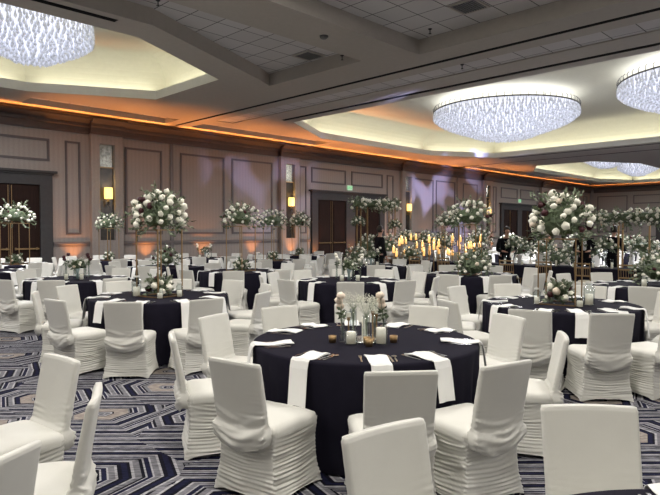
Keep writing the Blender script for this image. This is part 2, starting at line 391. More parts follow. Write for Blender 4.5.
def make_doors(n, x0, x1, along='x'):
    root = bpy.data.objects.new('door_%d' % n, None); C.objects.link(root); root['kind'] = 'structure'
    def B(bm, a, b, d0, d1, z0, z1):
        if along == 'x': bx(bm, a, b, YMAX - d1, YMAX - d0, z0, z1)
        else: bx(bm, XMAX - d1, XMAX - d0, a, b, z0, z1)
    H = 3.28; mid = (x0 + x1) / 2
    bm = bmesh.new()
    fw = 0.42
    B(bm, x0 + 0.05, x0 + fw + 0.05, 0, 0.14, 0, H); B(bm, x1 - fw - 0.05, x1 - 0.05, 0, 0.14, 0, H); B(bm, mid - fw * 0.85, mid + fw * 0.85, 0, 0.14, 0, H)
    B(bm, x0 + 0.05, x1 - 0.05, 0, 0.14, H, H + 0.36); B(bm, x0 + 0.02, x1 - 0.02, 0, 0.2, H + 0.36, H + 0.42); B(bm, x0 - 0.08, x1 + 0.08, 0, 0.28, H + 0.42, H + 0.5)
    obj('door_frame', bm, M_FRAME, root)
    for a, b in ((x0 + fw + 0.05, mid - fw * 0.85), (mid + fw * 0.85, x1 - fw - 0.05)):
        m_ = (a + b) / 2
        for s, (p, q) in enumerate(((a, m_ - 0.01), (m_ + 0.01, b))):
            bm = bmesh.new(); B(bm, p, q, 0.0, 0.05, 0.01, H)
            for z0, z1 in ((0.25, 0.85), (1.15, 2.1), (2.2, 3.1)):      # raised panels
                B(bm, p + 0.12, q - 0.12, 0.05, 0.065, z0, z1); B(bm, p + 0.18, q - 0.18, 0.065, 0.08, z0 + 0.06, z1 - 0.06)
            leaf = obj('door_leaf', bm, M_DOOR, root)
            bm = bmesh.new(); B(bm, p + 0.1, q - 0.06, 0.11, 0.15, 1.0, 1.05); B(bm, p + 0.12, p + 0.16, 0.05, 0.12, 0.98, 1.07); B(bm, q - 0.14, q - 0.1, 0.05, 0.12, 0.98, 1.07)
            obj('push_bar', bm, M_GOLD, leaf)
            ex = q - 0.06 if s == 0 else p + 0.03
            bm = bmesh.new(); B(bm, ex, ex + 0.018, 0.055, 0.07, 0.1, H - 0.05); obj('door_rod', bm, M_GOLD, leaf)
    return root
for i, (a, b) in enumerate(DOORS): make_doors(i + 1, a, b)
make_doors(4, 10.4, 16.2, 'y')

# pilasters with mirrored niches
PIL = [0.7, 9.95, 19.25, 28.85, 38.4, 47.7, 57.0]
for k, x in enumerate(PIL[:-1]):
    bm = bmesh.new(); d = 0.22
    bx(bm, x - 0.62, x - 0.3, YMAX - d, YMAX, 0, 5.3); bx(bm, x + 0.3, x + 0.62, YMAX - d, YMAX, 0, 5.3)
    bx(bm, x - 0.3, x + 0.3, YMAX - d, YMAX, 4.95, 5.3); bx(bm, x - 0.3, x + 0.3, YMAX - d, YMAX, 0, 1.3)
    trim(bm, M_WALL)
    bm = bmesh.new(); extr(bm, [(a + d, z) for a, z in CORN], x - 0.66, x + 0.66, 'x', YMAX); trim(bm, M_CORN)
M_MIRA = mat('antique mirror glass', (0.42, 0.42, 0.36), 0.22, 0.85, var=0.45, vs_=9)
M_MIRD = mat('smoked mirror glass', (0.05, 0.045, 0.04), 0.2, 0.3, var=0.3, vs_=4)
where = ['beside the left door', 'left of the double doors', 'right of the flower arbour', 'beside the far doors']
for k, x in enumerate(PIL[1:5]):
    t = thing('wall_mirror', 'tall narrow mirror strip in the wall pillar ' + where[k], 'mirror', (x, YMAX - 0.08, 0))
    obj('mirror_panel', box(-0.28, 0.28, 0, 0.03, 1.3, 4.05), M_MIRD, t)
    obj('antique_panel', box(-0.28, 0.28, 0, 0.03, 4.1, 4.93), M_MIRA, t)
    obj('mirror_frame', box(-0.3, 0.3, -0.02, 0.03, 4.05, 4.1), M_GOLD, t)
bm = bmesh.new(); lathe(bm, [(0.15, 0), (0.16, 0.2), (0.15, 0.42), (0.14, 0.42), (0.14, 0)], 16)
sc0 = thing('wall_sconce', 'x', 'wall lamp')
obj('lamp_shade', bm, M_SHADE, sc0, True, (0, -0.18, 2.88))
bm = bmesh.new(); lathe(bm, [(0, -0.3), (0.05, -0.28), (0.03, -0.2), (0.06, -0.12), (0.02, -0.05), (0.02, 0.03), (0, 0.03)], 10, (0, -0.18, 2.88)); tube(bm, [(0, -0.18, 2.7), (0, -0.05, 2.66), (0, 0, 2.66)], 0.015)
obj('lamp_arm', bm, M_BLACK, sc0); register(sc0)
for k, x in enumerate(PIL[1:5]):
    lb = 'glowing yellow wall lamp on the pillar ' + where[k]
    if k == 0: sc0.location = (x, YMAX - 0.09, 0); tag(sc0, lb, 'wall lamp', 'yellow wall sconces')
    else: dup(sc0, (x, YMAX - 0.09, 0), 0, lb, 'yellow wall sconces')
    l = bpy.data.lights.new('sconce_bulb', 'POINT'); l.energy = 5; l.color = (1, 0.7, 0.3); l.shadow_soft_size = 0.08
    lo = bpy.data.objects.new('sconce_bulb', l); C.objects.link(lo); lo.location = (x, YMAX - 0.27, 3.22)

# orange up-lighting at the foot of the wall and along the cornice
upx = [(8.7, 'under the narrow panel right of the left doors'), (11.6, 'under the panel right of the first pillar'), (14.3, 'under the first wide wall panel'), (17.0, 'under the second wide wall panel'),
       (19.25, 'at the foot of the second pillar'), (20.95, 'left of the double doors'), (23.7, 'between the two double doors'), (27.3, 'right of the double doors behind the arbour'), (30.7, 'behind the candle display'), (33.2, 'right of the candle display'),
       (36.3, 'behind the tall white arrangement'), (38.9, 'left of the far doors'), (48.9, 'right of the far doors')]
up0 = thing('uplight', 'x', 'floor light')
bm = bmesh.new(); lathe(bm, [(0, 0), (0.11, 0), (0.11, 0.2), (0.09, 0.22), (0.09, 0.19), (0, 0.19)], 14); obj('lamp_housing', bm, M_BLACK, up0, True)
bm = bmesh.new(); lathe(bm, [(0, 0.195), (0.085, 0.195), (0.085, 0.205), (0, 0.205)], 14); obj('lens', bm, mat('orange lens', (1, 0.4, 0.1), 0.4, emit=ORANGE, es=6), up0)
register(up0)
for k, (x, t) in enumerate(upx):
    y = YMAX - (0.55 if k in (4, 7, 11) else 0.38); lb = 'orange uplight can on the floor ' + t
    if k == 0: up0.location = (x, y, 0); tag(up0, lb, 'floor light', 'orange uplights along the wall')
    else: dup(up0, (x, y, 0), 0, lb, 'orange uplights along the wall')
    l = bpy.data.lights.new('uplight_beam', 'SPOT'); l.energy = 75; l.color = ORANGE; l.spot_size = math.radians(70); l.spot_blend = 0.9; l.shadow_soft_size = 0.07
    lo = bpy.data.objects.new('uplight_beam', l); C.objects.link(lo); lo.location = (x, y, 0.23); lo.rotation_euler = (PI - 0.18, 0, 0)
    l = bpy.data.lights.new('uplight_throw', 'SPOT'); l.energy = 560; l.color = ORANGE; l.spot_size = math.radians(48); l.spot_blend = 1.0; l.shadow_soft_size = 0.07
    lo = bpy.data.objects.new('uplight_throw', l); C.objects.link(lo); lo.location = (x, y - 0.02, 0.24); lo.rotation_euler = (-PI + math.radians(15), 0, 0)
for a, b in ((-10, 12.5), (13.0, 21.0), (21.2, 29), (29.4, 34.3), (35, 57)):
    l = bpy.data.lights.new('cornice_strip', 'AREA'); l.shape = 'RECTANGLE'; l.size = b - a; l.size_y = 0.05; l.energy = (4 if b < 30 else 3) * (b - a); l.color = ORANGE
    lo = bpy.data.objects.new('cornice_strip', l); C.objects.link(lo); lo.location = ((a + b) / 2, YMAX - 0.2, 5.82)
    lo.rotation_euler = (-PI + math.radians(70), 0, 0)
l = bpy.data.lights.new('cornice_strip', 'AREA'); l.shape = 'RECTANGLE'; l.size = 14; l.size_y = 0.05; l.energy = 60; l.color = ORANGE
lo = bpy.data.objects.new('cornice_strip', l); C.objects.link(lo); lo.location = (XMAX - 0.2, 14.6, 5.82); lo.rotation_euler = (-PI + math.radians(70), 0, -PI / 2)

# violet pattern projectors
def gobo(loc, target, size, power, scale, seed, thr=0.45):
    l = bpy.data.lights.new('pattern_projector', 'SPOT'); l.energy = power; l.color = (0.5, 0.5, 1.0); l.spot_size = math.radians(size); l.spot_blend = 0.6; l.shadow_soft_size = 0.05
    l.use_nodes = True; nt = l.node_tree; em = nt.nodes['Emission']
    tc = nt.nodes.new('ShaderNodeTexCoord'); mp = nt.nodes.new('ShaderNodeMapping'); mp.inputs['Location'].default_value = (seed, seed * 2, 0)
    nt.links.new(tc.outputs['Normal'], mp.inputs['Vector'])
    n = nt.nodes.new('ShaderNodeTexNoise'); n.inputs['Scale'].default_value = scale; n.inputs['Detail'].default_value = 1; nt.links.new(mp.outputs['Vector'], n.inputs['Vector'])
    r = nt.nodes.new('ShaderNodeMapRange'); r.inputs[1].default_value = thr; r.inputs[2].default_value = thr + 0.12; nt.links.new(n.outputs['Fac'], r.inputs[0]); nt.links.new(r.outputs[0], em.inputs['Strength'])
    o = bpy.data.objects.new('pattern_projector', l); C.objects.link(o); o.location = loc
    o.rotation_euler = (Vector(target) - Vector(loc)).to_track_quat('-Z', 'Y').to_euler()
gobo((24, 6, 5.5), (33.0, 22, 3.7), 28, 12000, 9, 1.3, .5)
gobo((14, 8, 5.5), (17.6, 22, 4.4), 30, 2300, 8, 4.1, .5)

# ceiling fittings
def fitting(name, label, cat, loc, prof, m, n=16):
    bm = bmesh.new(); lathe(bm, prof, n); o = obj(name, bm, m, None, True, loc); tag(o, label, cat); return o
def ceil_at(px, py, z):
    d = (z - 1.65) * 585 / (231 - py); return P((px - 330) / 585 * d, d, z)
for px, py, z, where_ in ((324, 38, ZC, 'on the flat band between the tiled recesses'),):
    p = ceil_at(px, py, z); fitting('smoke_detector', 'round smoke detector ' + where_, 'smoke detector', (p.x, p.y, z), [(0, -0.07), (0.05, -0.07), (0.09, -0.04), (0.1, 0), (0, 0)], M_VENT)
for px, py, z, w_ in ((429, 31, ZC + 0.36, 'in the large tiled recess'), (265, 78, ZC + 0.36, 'at the corner of the smaller tiled recess'), (342, 57, ZC, 'near the end of the tiled recess'), (160, 3, ZC + 0.36, 'at the top edge of the picture'), (461, 66, ZC, 'between the dark track and the chandelier opening')):
    p = ceil_at(px, py, z); fitting('sprinkler_head', 'small ceiling sprinkler ' + w_, 'sprinkler', (p.x, p.y, z), [(0, -0.12), (0.04, -0.115), (0.012, -0.1), (0.012, -0.03), (0.05, -0.01), (0.05, 0), (0, 0)], M_BLACK, 10)
for px, py, w_ in ((446, 9, 'in the large tiled recess'), (299, 59, 'in the smaller tiled recess')):
    p = ceil_at(px, py, ZC + 0.36)
    X, Y = round(p.x / 0.7 - 0.5) * 0.7 + 0.35, round(p.y / 0.7 - 0.5) * 0.7 + 0.35
    t = thing('ceiling_vent', 'square grey air vent ' + w_, 'vent', (X, Y, ZC + 0.36))
    bm = bmesh.new()
    for a, b, c, d in ((-.32, .32, -.32, -.28), (-.32, .32, .28, .32), (-.32, -.28, -.28, .28), (.28, .32, -.28, .28)): bx(bm, a, b, c, d, -0.03, 0)
    obj('vent_frame', bm, M_SOFFIT, t)
    bm = bmesh.new()
    for k in range(9): bx(bm, -.28, .28, -.26 + k * .06, -.235 + k * .06, -0.025, -0.004)
    obj('louvre', bm, M_VENT, t)

# exit signs
def exit_sign(px_name, loc, rz):
    t = thing('exit_sign', px_name, 'exit sign', loc, rz)
    obj('sign_box', box(-0.2, 0.2, -0.03, 0.03, -0.13, 0.13), M_EXIT, t)
    cu = bpy.data.curves.new('lettering', 'FONT'); cu.body = 'EXIT'; cu.size = 0.2; cu.align_x = 'CENTER'; cu.align_y = 'CENTER'; cu.extrude = 0.003
    tmp = bpy.data.objects.new('tmp', cu); C.objects.link(tmp); bpy.context.view_layer.update()
    me = bpy.data.meshes.new_from_object(tmp.evaluated_get(bpy.context.evaluated_depsgraph_get())); bpy.data.objects.remove(tmp)
    me.materials.clear(); me.materials.append(M_EXITG)
    lo = bpy.data.objects.new('lettering', me); C.objects.link(lo); lo.parent = t; lo.location = (0, -0.034, 0); lo.rotation_euler = (PI / 2, 0, 0)
exit_sign('green EXIT sign above the double doors behind the arbour', (23.72, YMAX - 0.05, 4.02), 0)
exit_sign('green EXIT sign above the far doors on the left wall', (43.5, YMAX - 0.05, 4.02), 0)
exit_sign('green EXIT sign above the doors in the far end wall', (XMAX - 0.05, 14.3, 4.02), -PI / 2)

fill0 = thing('fill_fixture', 'x', 'fill light')  # fill lights added out of view to brighten the near chairs
bm = bmesh.new(); lathe(bm, [(0.30, 0), (0.36, 0), (0.36, -0.03), (0.30, -0.02)], 28); obj('trim_ring', bm, M_RIM, fill0, True)
bm = bmesh.new(); lathe(bm, [(0, -0.008), (0.3, -0.008)], 28); obj('lens', bm, mat('fill light lens', (0.9, 0.9, 0.9), 0.5, emit=(1, 0.95, 0.88), es=5), fill0)
register(fill0)
for k, (x, y) in enumerate(((-4.5, 2.5), (-5.5, -6), (2.5, -6), (10.5, -8), (-6, 9.4), (1.4, 1.4), (6.3, 5.6), (7.0, 0.7), (0.7, 7.0))):
    z = ZC if y < -1 else ZC + 0.36; lb = 'added round fill light ' + ['behind the camera, nearest to it', 'in the rear corner', 'behind and right of the camera', 'far right of the camera', 'far left behind the camera', 'straight above the camera', 'above the front centre table', 'above right of the front table', 'above left of the front table'][k]
    if y > 8.7: y, z = 9.4, ZC
    z = ZC if y < -1 or y > 8.7 else ZC + 0.36
    if k == 0: fill0.location = (x, y, z); tag(fill0, lb, 'fill light', 'added fill lights')
    else: dup(fill0, (x, y, z), 0, lb, 'added fill lights')
    l = bpy.data.lights.new('fill_light', 'AREA'); l.shape = 'DISK'; l.size = 0.6; l.energy = FILL_W * (0.5 if k < 5 else 0.62); l.color = (1, 0.95, 0.88)
    lo = bpy.data.objects.new('fill_light', l); C.objects.link(lo); lo.location = (x, y, z - 0.05)

# ------------------------------------------------------------------ chandeliers
M_CRYS = mat('crystal drop', (0.62, 0.64, 0.70), 0.12, emit=(0.86, 0.89, 1.0), es=0.13, var=0.4, vs_=9, nosample=True)
M_GLOW = mat('lit glass bowl', (0.85, 0.87, 0.95), 0.4, emit=(0.86, 0.88, 1.0), es=0.34, var=0.05)
def chandelier(name, prof, step, drop, label, loc, power, group, seed=1):
    rnd = random.Random(seed)
    t = thing(name, label, 'chandelier', loc, 0, group)
    R_ = prof[0][0]
    bm = bmesh.new(); lathe(bm, [(max(0, r - 0.04), z + 0.06) for r, z in prof], 48); obj('glass_bowl', bm, M_GLOW, t, True)
    bm = bmesh.new()                                        # hanging crystal drops, uncountable curtain
    pts = []
    L_ = [0]
    for (r0, z0), (r1, z1) in zip(prof, prof[1:]): L_.append(L_[-1] + math.hypot(r1 - r0, z1 - z0))
    s = 0; row = 0
    while s < L_[-1]:
        k = max(i for i in range(len(L_) - 1) if L_[i] <= s); f = (s - L_[k]) / (L_[k + 1] - L_[k])
        r = prof[k][0] + f * (prof[k + 1][0] - prof[k][0]); z = prof[k][1] + f * (prof[k + 1][1] - prof[k][1])
        n = max(1, int(2 * PI * r / step))
        for i in range(n):
            a = 2 * PI * (i + 0.5 * (row % 2)) / n + rnd.uniform(-.35, .35) / max(r, .3) * step + row * 0.618
            pts.append((r * math.cos(a), r * math.sin(a), z + rnd.uniform(-.02, .02)))
        s += step * 0.85; row += 1
    for x, y, z in pts:
        w_ = step * 0.33; top = bm.verts.new((x, y, z + 0.05)); bot = bm.verts.new((x, y, z - drop)); a0 = rnd.uniform(0, 1)
        ring = [bm.verts.new((x + w_ * math.cos(a0 + k * 2 * PI / 5), y + w_ * math.sin(a0 + k * 2 * PI / 5), z - drop * 0.68)) for k in range(5)]
        for k in range(5):
            bm.faces.new((top, ring[(k + 1) % 5], ring[k])); bm.faces.new((bot, ring[k], ring[(k + 1) % 5]))
    o = obj('crystal_drops', bm, M_CRYS, t); o['kind'] = 'stuff'
    bm = bmesh.new(); zt = prof[0][1] + 0.1                  # steel rim with hooks standing up around the edge
    n = 64
    for i in range(n):
        a = 2 * PI * i / n; c, s_ = math.cos(a), math.sin(a)
        tube(bm, [(R_ * c, R_ * s_, zt - 0.1), ((R_ + 0.03) * c, (R_ + 0.03) * s_, zt + 0.08), ((R_ - 0.04) * c, (R_ - 0.04) * s_, zt + 0.16)], 0.012, 4)
    tube(bm, [(R_ * math.cos(2 * PI * i / n), R_ * math.sin(2 * PI * i / n), zt - 0.05) for i in range(n + 1)], 0.03, 5)
    obj('metal_rim', bm, M_VENT, t)
    bm = bmesh.new()
    for a in range(4): tube(bm, [(R_ * .6 * math.cos(a * PI / 2), R_ * .6 * math.sin(a * PI / 2), prof[0][1]), (R_ * .6 * math.cos(a * PI / 2), R_ * .6 * math.sin(a * PI / 2), ZC + 1.4 - loc[2])], 0.02, 6)
    obj('hanging_rod', bm, M_VENT, t)
    l = bpy.data.lights.new('chandelier_lamps', 'AREA'); l.shape = 'DISK'; l.size = R_ * 1.9; l.energy = power * 0.13; l.color = CHAND_COL
    lo = bpy.data.objects.new('chandelier_lamps', l); C.objects.link(lo); lo.location = (loc[0], loc[1], loc[2] + prof[0][1] + 0.12); lo.rotation_euler = (PI, 0, 0)
    l = bpy.data.lights.new('chandelier_glow', 'AREA'); l.shape = 'DISK'; l.size = R_ * 1.4; l.energy = power * (1.8 if R_ > 2 else 2.2); l.color = CHAND_COL
    lo = bpy.data.objects.new('chandelier_glow', l); C.objects.link(lo); lo.location = (loc[0], loc[1], loc[2] - drop - 0.12)
    return t
BIG = [(3.05, 1.0), (3.07, 0.9), (2.8, 0.68), (2.3, 0.46), (1.7, 0.26), (1.25, 0.1), (0.95, 0.0), (0.0, -0.02)]
SML = [(1.45, 0.95), (1.47, 0.55), (1.2, 0.38), (0.8, 0.18), (0.45, 0.02), (0.0, 0.0)]
for k, y in enumerate((12.7, 4.8, -3.1, -11.0, -18.9)):
    chandelier('chandelier', BIG, 0.15, 0.2, ['huge crystal bowl chandelier over the middle of the room', 'huge crystal bowl chandelier cut by the right picture edge', 'third huge crystal chandelier of the row', 'fourth huge crystal chandelier of the row', 'fifth huge crystal chandelier of the row'][k], (23.7, y, 5.85), 330, 'large chandeliers', k + 1)
for k, (x, y) in enumerate(((5.35, 16.0), (-2.4, 16.0), (42.0, 14.9), (49.7, 15.2))):
    chandelier('chandelier', SML, 0.13, 0.18, ['smaller crystal chandelier in the lit opening at upper left', 'smaller crystal chandelier left of the picture', 'small distant crystal chandelier left of its twin', 'small distant crystal chandelier nearest the far wall'][k], (x, y, 6.1), 100, 'small chandeliers', k + 11)

# ------------------------------------------------------------------ covered chair
def rrect(hx, hy, r, n):                    # rounded rectangle outline with n points per quarter: straight sides subdivided
    pts = []
    def side(a, b, m):
        for i in range(m): pts.append((a[0] + (b[0] - a[0]) * i / m, a[1] + (b[1] - a[1]) * i / m))
    for cx_, cy_, a0, e in ((hx - r, hy - r, 0, (-hx + r, hy)), (-hx + r, hy - r, 90, (-hx, -hy + r)), (-hx + r, -hy + r, 180, (hx - r, -hy)), (hx - r, -hy + r, 270, (hx, hy - r))):
        arc = [(cx_ + r * math.cos(math.radians(a0 + 90 * i / 3)), cy_ + r * math.sin(math.radians(a0 + 90 * i / 3))) for i in range(4)]
        pts += arc[:3]; side(arc[3], e, n)
    return pts
def chair_proto(seed):
    t = thing('banquet_chair', 'x', 'chair')
    o1 = Vector((seed * 7.3, seed * 3.1, 0))
    # seat cushion under the cover
    bm = bmesh.new(); prof = [(0.235, 0.228, 0.40), (0.238, 0.23, 0.43), (0.232, 0.225, 0.455), (0.2, 0.195, 0.472), (0.12, 0.12, 0.478), (0.03, 0.03, 0.48)]
    rings = []
    for hx, hy, z in prof:
        rings.append([bm.verts.new((x, y + 0.01, z + 0.004 * noise.noise(Vector((x * 9, y * 9, 0)) + o1))) for x, y in rrect(hx, hy, min(0.04, hx * .8), 6)])
    for a, b in zip(rings, rings[1:]):
        for i in range(len(a)): bm.faces.new((a[i], a[(i + 1) % len(a)], b[(i + 1) % len(a)], b[i]))
    bm.faces.new(rings[-1])
    obj('seat', bm, M_COVER, t, True)
    # ruched skirt to the floor
    bm = bmesh.new(); rings = []; NZ = 96
    for k in range(NZ + 1):
        f = k / NZ; z0 = 0.43 * (1 - f)
        flare = 0.02 * f ** 2 - 0.012 * math.sin(PI * f)
        ring = []
        for x, y in rrect(0.236 + flare, 0.232 + flare, 0.022, 12):
            sx, sy = x / 0.24, y / 0.235; corner = min(abs(sx), abs(sy)) ** 4
            e = Vector((x, y, 0)).normalized(); along = x if abs(sy) > abs(sx) else y
            sag = 0.035 * (1 - (along / 0.24) ** 2)                     # folds sag between the corners
            nz = noise.noise(Vector((along * 3.2 + (5 if abs(sy) > abs(sx) else 0), (z0 + sag) * 36, seed)) + Vector((sx > 0, sy > 0, 0)) * 3)
            lo_ = noise.noise(Vector((along * 2.2 + (9 if abs(sy) > abs(sx) else 0), z0 * 5, seed + 3)))
            d = (math.sin((z0 + sag) * 2 * PI / 0.026 + 9 * lo_) * 0.0040 * (0.35 + abs(nz) * 2.2) + nz * 0.007) * (1 - 0.35 * corner) * min(1, f * 8)
            nx = (1 if sx > 0 else -1) * (abs(sx) > 0.93); ny = (1 if sy > 0 else -1) * (abs(sy) > 0.93)
            pinch = -0.016 * (1 - corner) * math.sin(PI * min(1, f * 1.05)) 
            lift = 0.028 * (1 - corner) * f ** 6
            ring.append(bm.verts.new((x + nx * (d + pinch), y + 0.01 + ny * (d + pinch), max(0.003, z0 + lift + 0.003 * nz))))
        rings.append(ring)
    for a, b in zip(rings, rings[1:]):
        for i in range(len(a)): bm.faces.new((a[i], a[(i + 1) % len(a)], b[(i + 1) % len(a)], b[i]))
    obj('skirt', bm, M_COVER, t, True)
    # backrest cover: from the gathered waist up to the softly curved top
    bm = bmesh.new(); rings = []; NB = 72
    for k in range(NB + 1):
        f = k / NB; z0 = 0.36 + 0.505 * f
        hw = 0.202 + 0.01 * f + (0.016 * math.sin(PI * f / 0.22) if f < 0.22 else 0); th = 0.026 - 0.006 * f + (0.024 * math.sin(PI * f / 0.25) if f < 0.25 else 0)
        yc = -0.222 - 0.09 * f ** 1.15
        if f > 0.985: th *= 0.8; hw -= 0.004
        ring = []
        for x, y in rrect(hw, th, min(0.018, th * .9), 10):
            back = y < 0; ux = x / hw
            bow = -0.014 * (1 - ux * ux)
            sag = (0.075 if back else 0.03) * (1 - ux * ux) * max(0, 1 - f * 1.7)
            nz = noise.noise(Vector((x * 4, (z0 + sag * 1.0) * 34, seed + (7 if back else 0))))
            side = abs(ux) ** 3
            amp = 0.024 * max(0, 1 - f / 0.42) ** 0.8 if back else 0.012 * max(0, 1 - f / 0.3)
            amp += 0.006 * side * max(0, 1 - abs(f - 0.3) / 0.4)
            d = (abs(nz) * 2 - 0.3) * amp + (0.012 * max(0, 1 - f / 0.25) if back else 0)
            lo_ = noise.noise(Vector((x * 5, z0 * 4, seed + (11 if back else 2))))
            tight = max(0, 1 - f / 0.5) * (0.35 + 0.65 * abs(ux)) + 0.5 * side * max(0, 1 - f / 0.85)
            d += math.sin((z0 + sag * .9 - .02 * abs(ux)) * 2 * PI / 0.03 + 8 * lo_) * 0.0034 * min(1, tight) * (0.4 + abs(nz) * 1.8)
            topc = 0.004 * (1 - ux * ux) * f ** 4
            ring.append(bm.verts.new((x * (1 + 0.004 * nz), yc + y + bow + (-d if back else d), z0 - sag * 0.8 * (f < 0.5) * (1 - f * 2) + topc)))
        rings.append(ring)
    for a, b in zip(rings, rings[1:]):
        for i in range(len(a)): bm.faces.new((a[i], a[(i + 1) % len(a)], b[(i + 1) % len(a)], b[i]))
    bm.faces.new(rings[-1]); bm.faces.new(rings[0])
    obj('backrest', bm, M_COVER, t, True)
    return register(t)
CH = [chair_proto(i) for i in range(1, 4)]
CH_USED = [False] * 3; ch_n = [0]
def put_chair(pos, face, label, group):
    k = ch_n[0] % 3; ch_n[0] += 1
    rz = math.atan2(face.y, face.x) - PI / 2
    if not CH_USED[k]:
        CH_USED[k] = True; r = CH[k]; r.location = pos; r.rotation_euler = (0, 0, rz); tag(r, label, 'chair', group); return r
    return dup(CH[k], pos, rz, label, group)

# ------------------------------------------------------------------ round table with floor-length cloth
TR = 0.905
def cloth_bm(seed, zt=0.765):
    bm = bmesh.new(); N = 144; rings = []
    for r in (0.3, 0.6, 0.85): rings.append([bm.verts.new((r * math.cos(2 * PI * i / N), r * math.sin(2 * PI * i / N), zt)) for i in range(N)])
    for k, (r, z) in enumerate(((TR - 0.012, zt), (TR, zt - 0.004), (TR + 0.006, zt - 0.02), (TR + 0.006, 0.6), (TR + 0.008, 0.4), (TR + 0.012, 0.2), (TR + 0.016, 0.012))):
        ring = []
        for i in range(N):
            a = 2 * PI * i / N; f = max(0, (zt - 0.03 - z) / zt)
            fold = noise.noise(Vector((math.cos(a) * 9, math.sin(a) * 9, seed)))
            fold = -abs(fold) * 0.10 * f ** 0.7 + 0.008 * math.sin(a * 26 + seed) * f
            rr = r + (fold if k > 2 else 0)
            ring.append(bm.verts.new((rr * math.cos(a), rr * math.sin(a), z)))
        rings.append(ring)
    for a, b in zip(rings, rings[1:]):
        for i in range(N): bm.faces.new((a[i], a[(i + 1) % N], b[(i + 1) % N], b[i]))
    bm.faces.new(rings[0])
    return bm
cl0 = obj('tablecloth', cloth_bm(1), M_CLOTH, None, True); CL_USED = [False]
tb0 = thing('round_table', 'x', 'table')
bm = bmesh.new(); lathe(bm, [(0, 0.725), (TR - 0.03, 0.725), (TR - 0.02, 0.735), (TR - 0.02, 0.755), (0, 0.755)], 48); obj('tabletop', bm, M_DOOR, tb0)
for a in range(4):
    bm = bmesh.new(); c, s_ = math.cos(a * PI / 2 + .78), math.sin(a * PI / 2 + .78); tube(bm, [(0.5 * c, 0.5 * s_, 0.725), (0.55 * c, 0.55 * s_, 0.0)], 0.02, 8); obj('leg', bm, M_STEEL, tb0)
register(tb0)

# napkin hanging over the edge; local +Y points outwards from the table centre, origin on the cloth edge
def napkin_bm(inner, drop, wid, kink):
    bm = bmesh.new(); path = []
    for k in range(7): path.append((-inner + (inner + 0.0) * k / 6, 0.0065 + 0.006 * math.sin(k * 1.1 + kink)))
    if drop > 0:
        path.append((0.016, -0.004))
        for k in range(1, 7): path.append((0.024 + 0.03 * k / 6, -0.005 - drop * k / 6))
    th = 0.005
    L = []
    for s in (-1, -0.5, 0, 0.5, 1):
        L.append([(wid / 2 * s + kink * 0.02 * (k / 8), y, z) for k, (y, z) in enumerate(path)])
    up = [[bm.verts.new((x, y + (th if k > 6 else 0), z + th * (k <= 6) + 0.004 * math.sin(s * 2 + k * .8))) for k, (x, y, z) in enumerate(row)] for s, row in enumerate(L)]
    dn = [[bm.verts.new((x, y - 0.0, z - 0.001)) for x, y, z in row] for row in L]
    n = len(path)
    for a in range(4):
        for k in range(n - 1):
            bm.faces.new((up[a][k], up[a + 1][k], up[a + 1][k + 1], up[a][k + 1])); bm.faces.new((dn[a][k], dn[a][k + 1], dn[a + 1][k + 1], dn[a + 1][k]))
    for k in range(n - 1):
        bm.faces.new((up[0][k], up[0][k + 1], dn[0][k + 1], dn[0][k])); bm.faces.new((up[4][k], dn[4][k], dn[4][k + 1], up[4][k + 1]))
    for a in range(4):
        bm.faces.new((up[a][0], dn[a][0], dn[a + 1][0], up[a + 1][0])); bm.faces.new((up[a][-1], up[a + 1][-1], dn[a + 1][-1], dn[a][-1]))
    return bm
NAPM = []
for k, (i_, d_, w_) in enumerate(((0.27, 0.27, 0.145), (0.24, 0.30, 0.15), (0.3, 0.24, 0.14))):
    o = obj('napkin', napkin_bm(i_, d_, w_, k - 1), M_NAP, None, False); NAPM.append(o.data); bpy.data.objects.remove(o)
def fork_bm():
    bm = bmesh.new()
    bx(bm, -0.006, 0.006, -0.1, 0.02, 0, 0.003); bx(bm, -0.011, 0.011, 0.02, 0.045, 0.001, 0.004)
    for k in range(4): bx(bm, -0.011 + k * 0.0062, -0.0075 + k * 0.0062, 0.045, 0.095, 0.002, 0.004)
    return bm
def knife_bm():
    bm = bmesh.new(); bx(bm, -0.007, 0.007, -0.11, -0.01, 0, 0.004)
    v = [bm.verts.new(p) for p in ((-0.008, -0.01, 0.001), (0.009, -0.01, 0.001), (0.01, 0.08, 0.001), (-0.006, 0.11, 0.001), (-0.008, -0.01, 0.003), (0.009, -0.01, 0.003), (0.01, 0.08, 0.003), (-0.006, 0.11, 0.003))]
    for f in ((0, 3, 2, 1), (4, 5, 6, 7), (0, 1, 5, 4), (1, 2, 6, 5), (2, 3, 7, 6), (3, 0, 4, 7)): bm.faces.new([v[i] for i in f])
    return bm
def spoon_bm():
    bm = bmesh.new(); bx(bm, -0.005, 0.005, -0.1, 0.035, 0, 0.003)
    lathe(bm, [(0, 0.0015), (0.012, 0.002), (0.02, 0.006), (0.017, 0.006), (0, 0.0035)], 14)
    for v in bm.verts:
        if v.index == -1 or True: pass
    vs_ = [v for v in bm.verts][8:]
    for v in vs_: v.co.y = v.co.y * 1.45 + 0.06
    return bm
CUT = {}
for n_, f_ in (('fork', fork_bm), ('knife', knife_bm), ('spoon', spoon_bm)):
    o = obj(n_, f_(), M_STEEL); CUT[n_] = o.data; bpy.data.objects.remove(o)

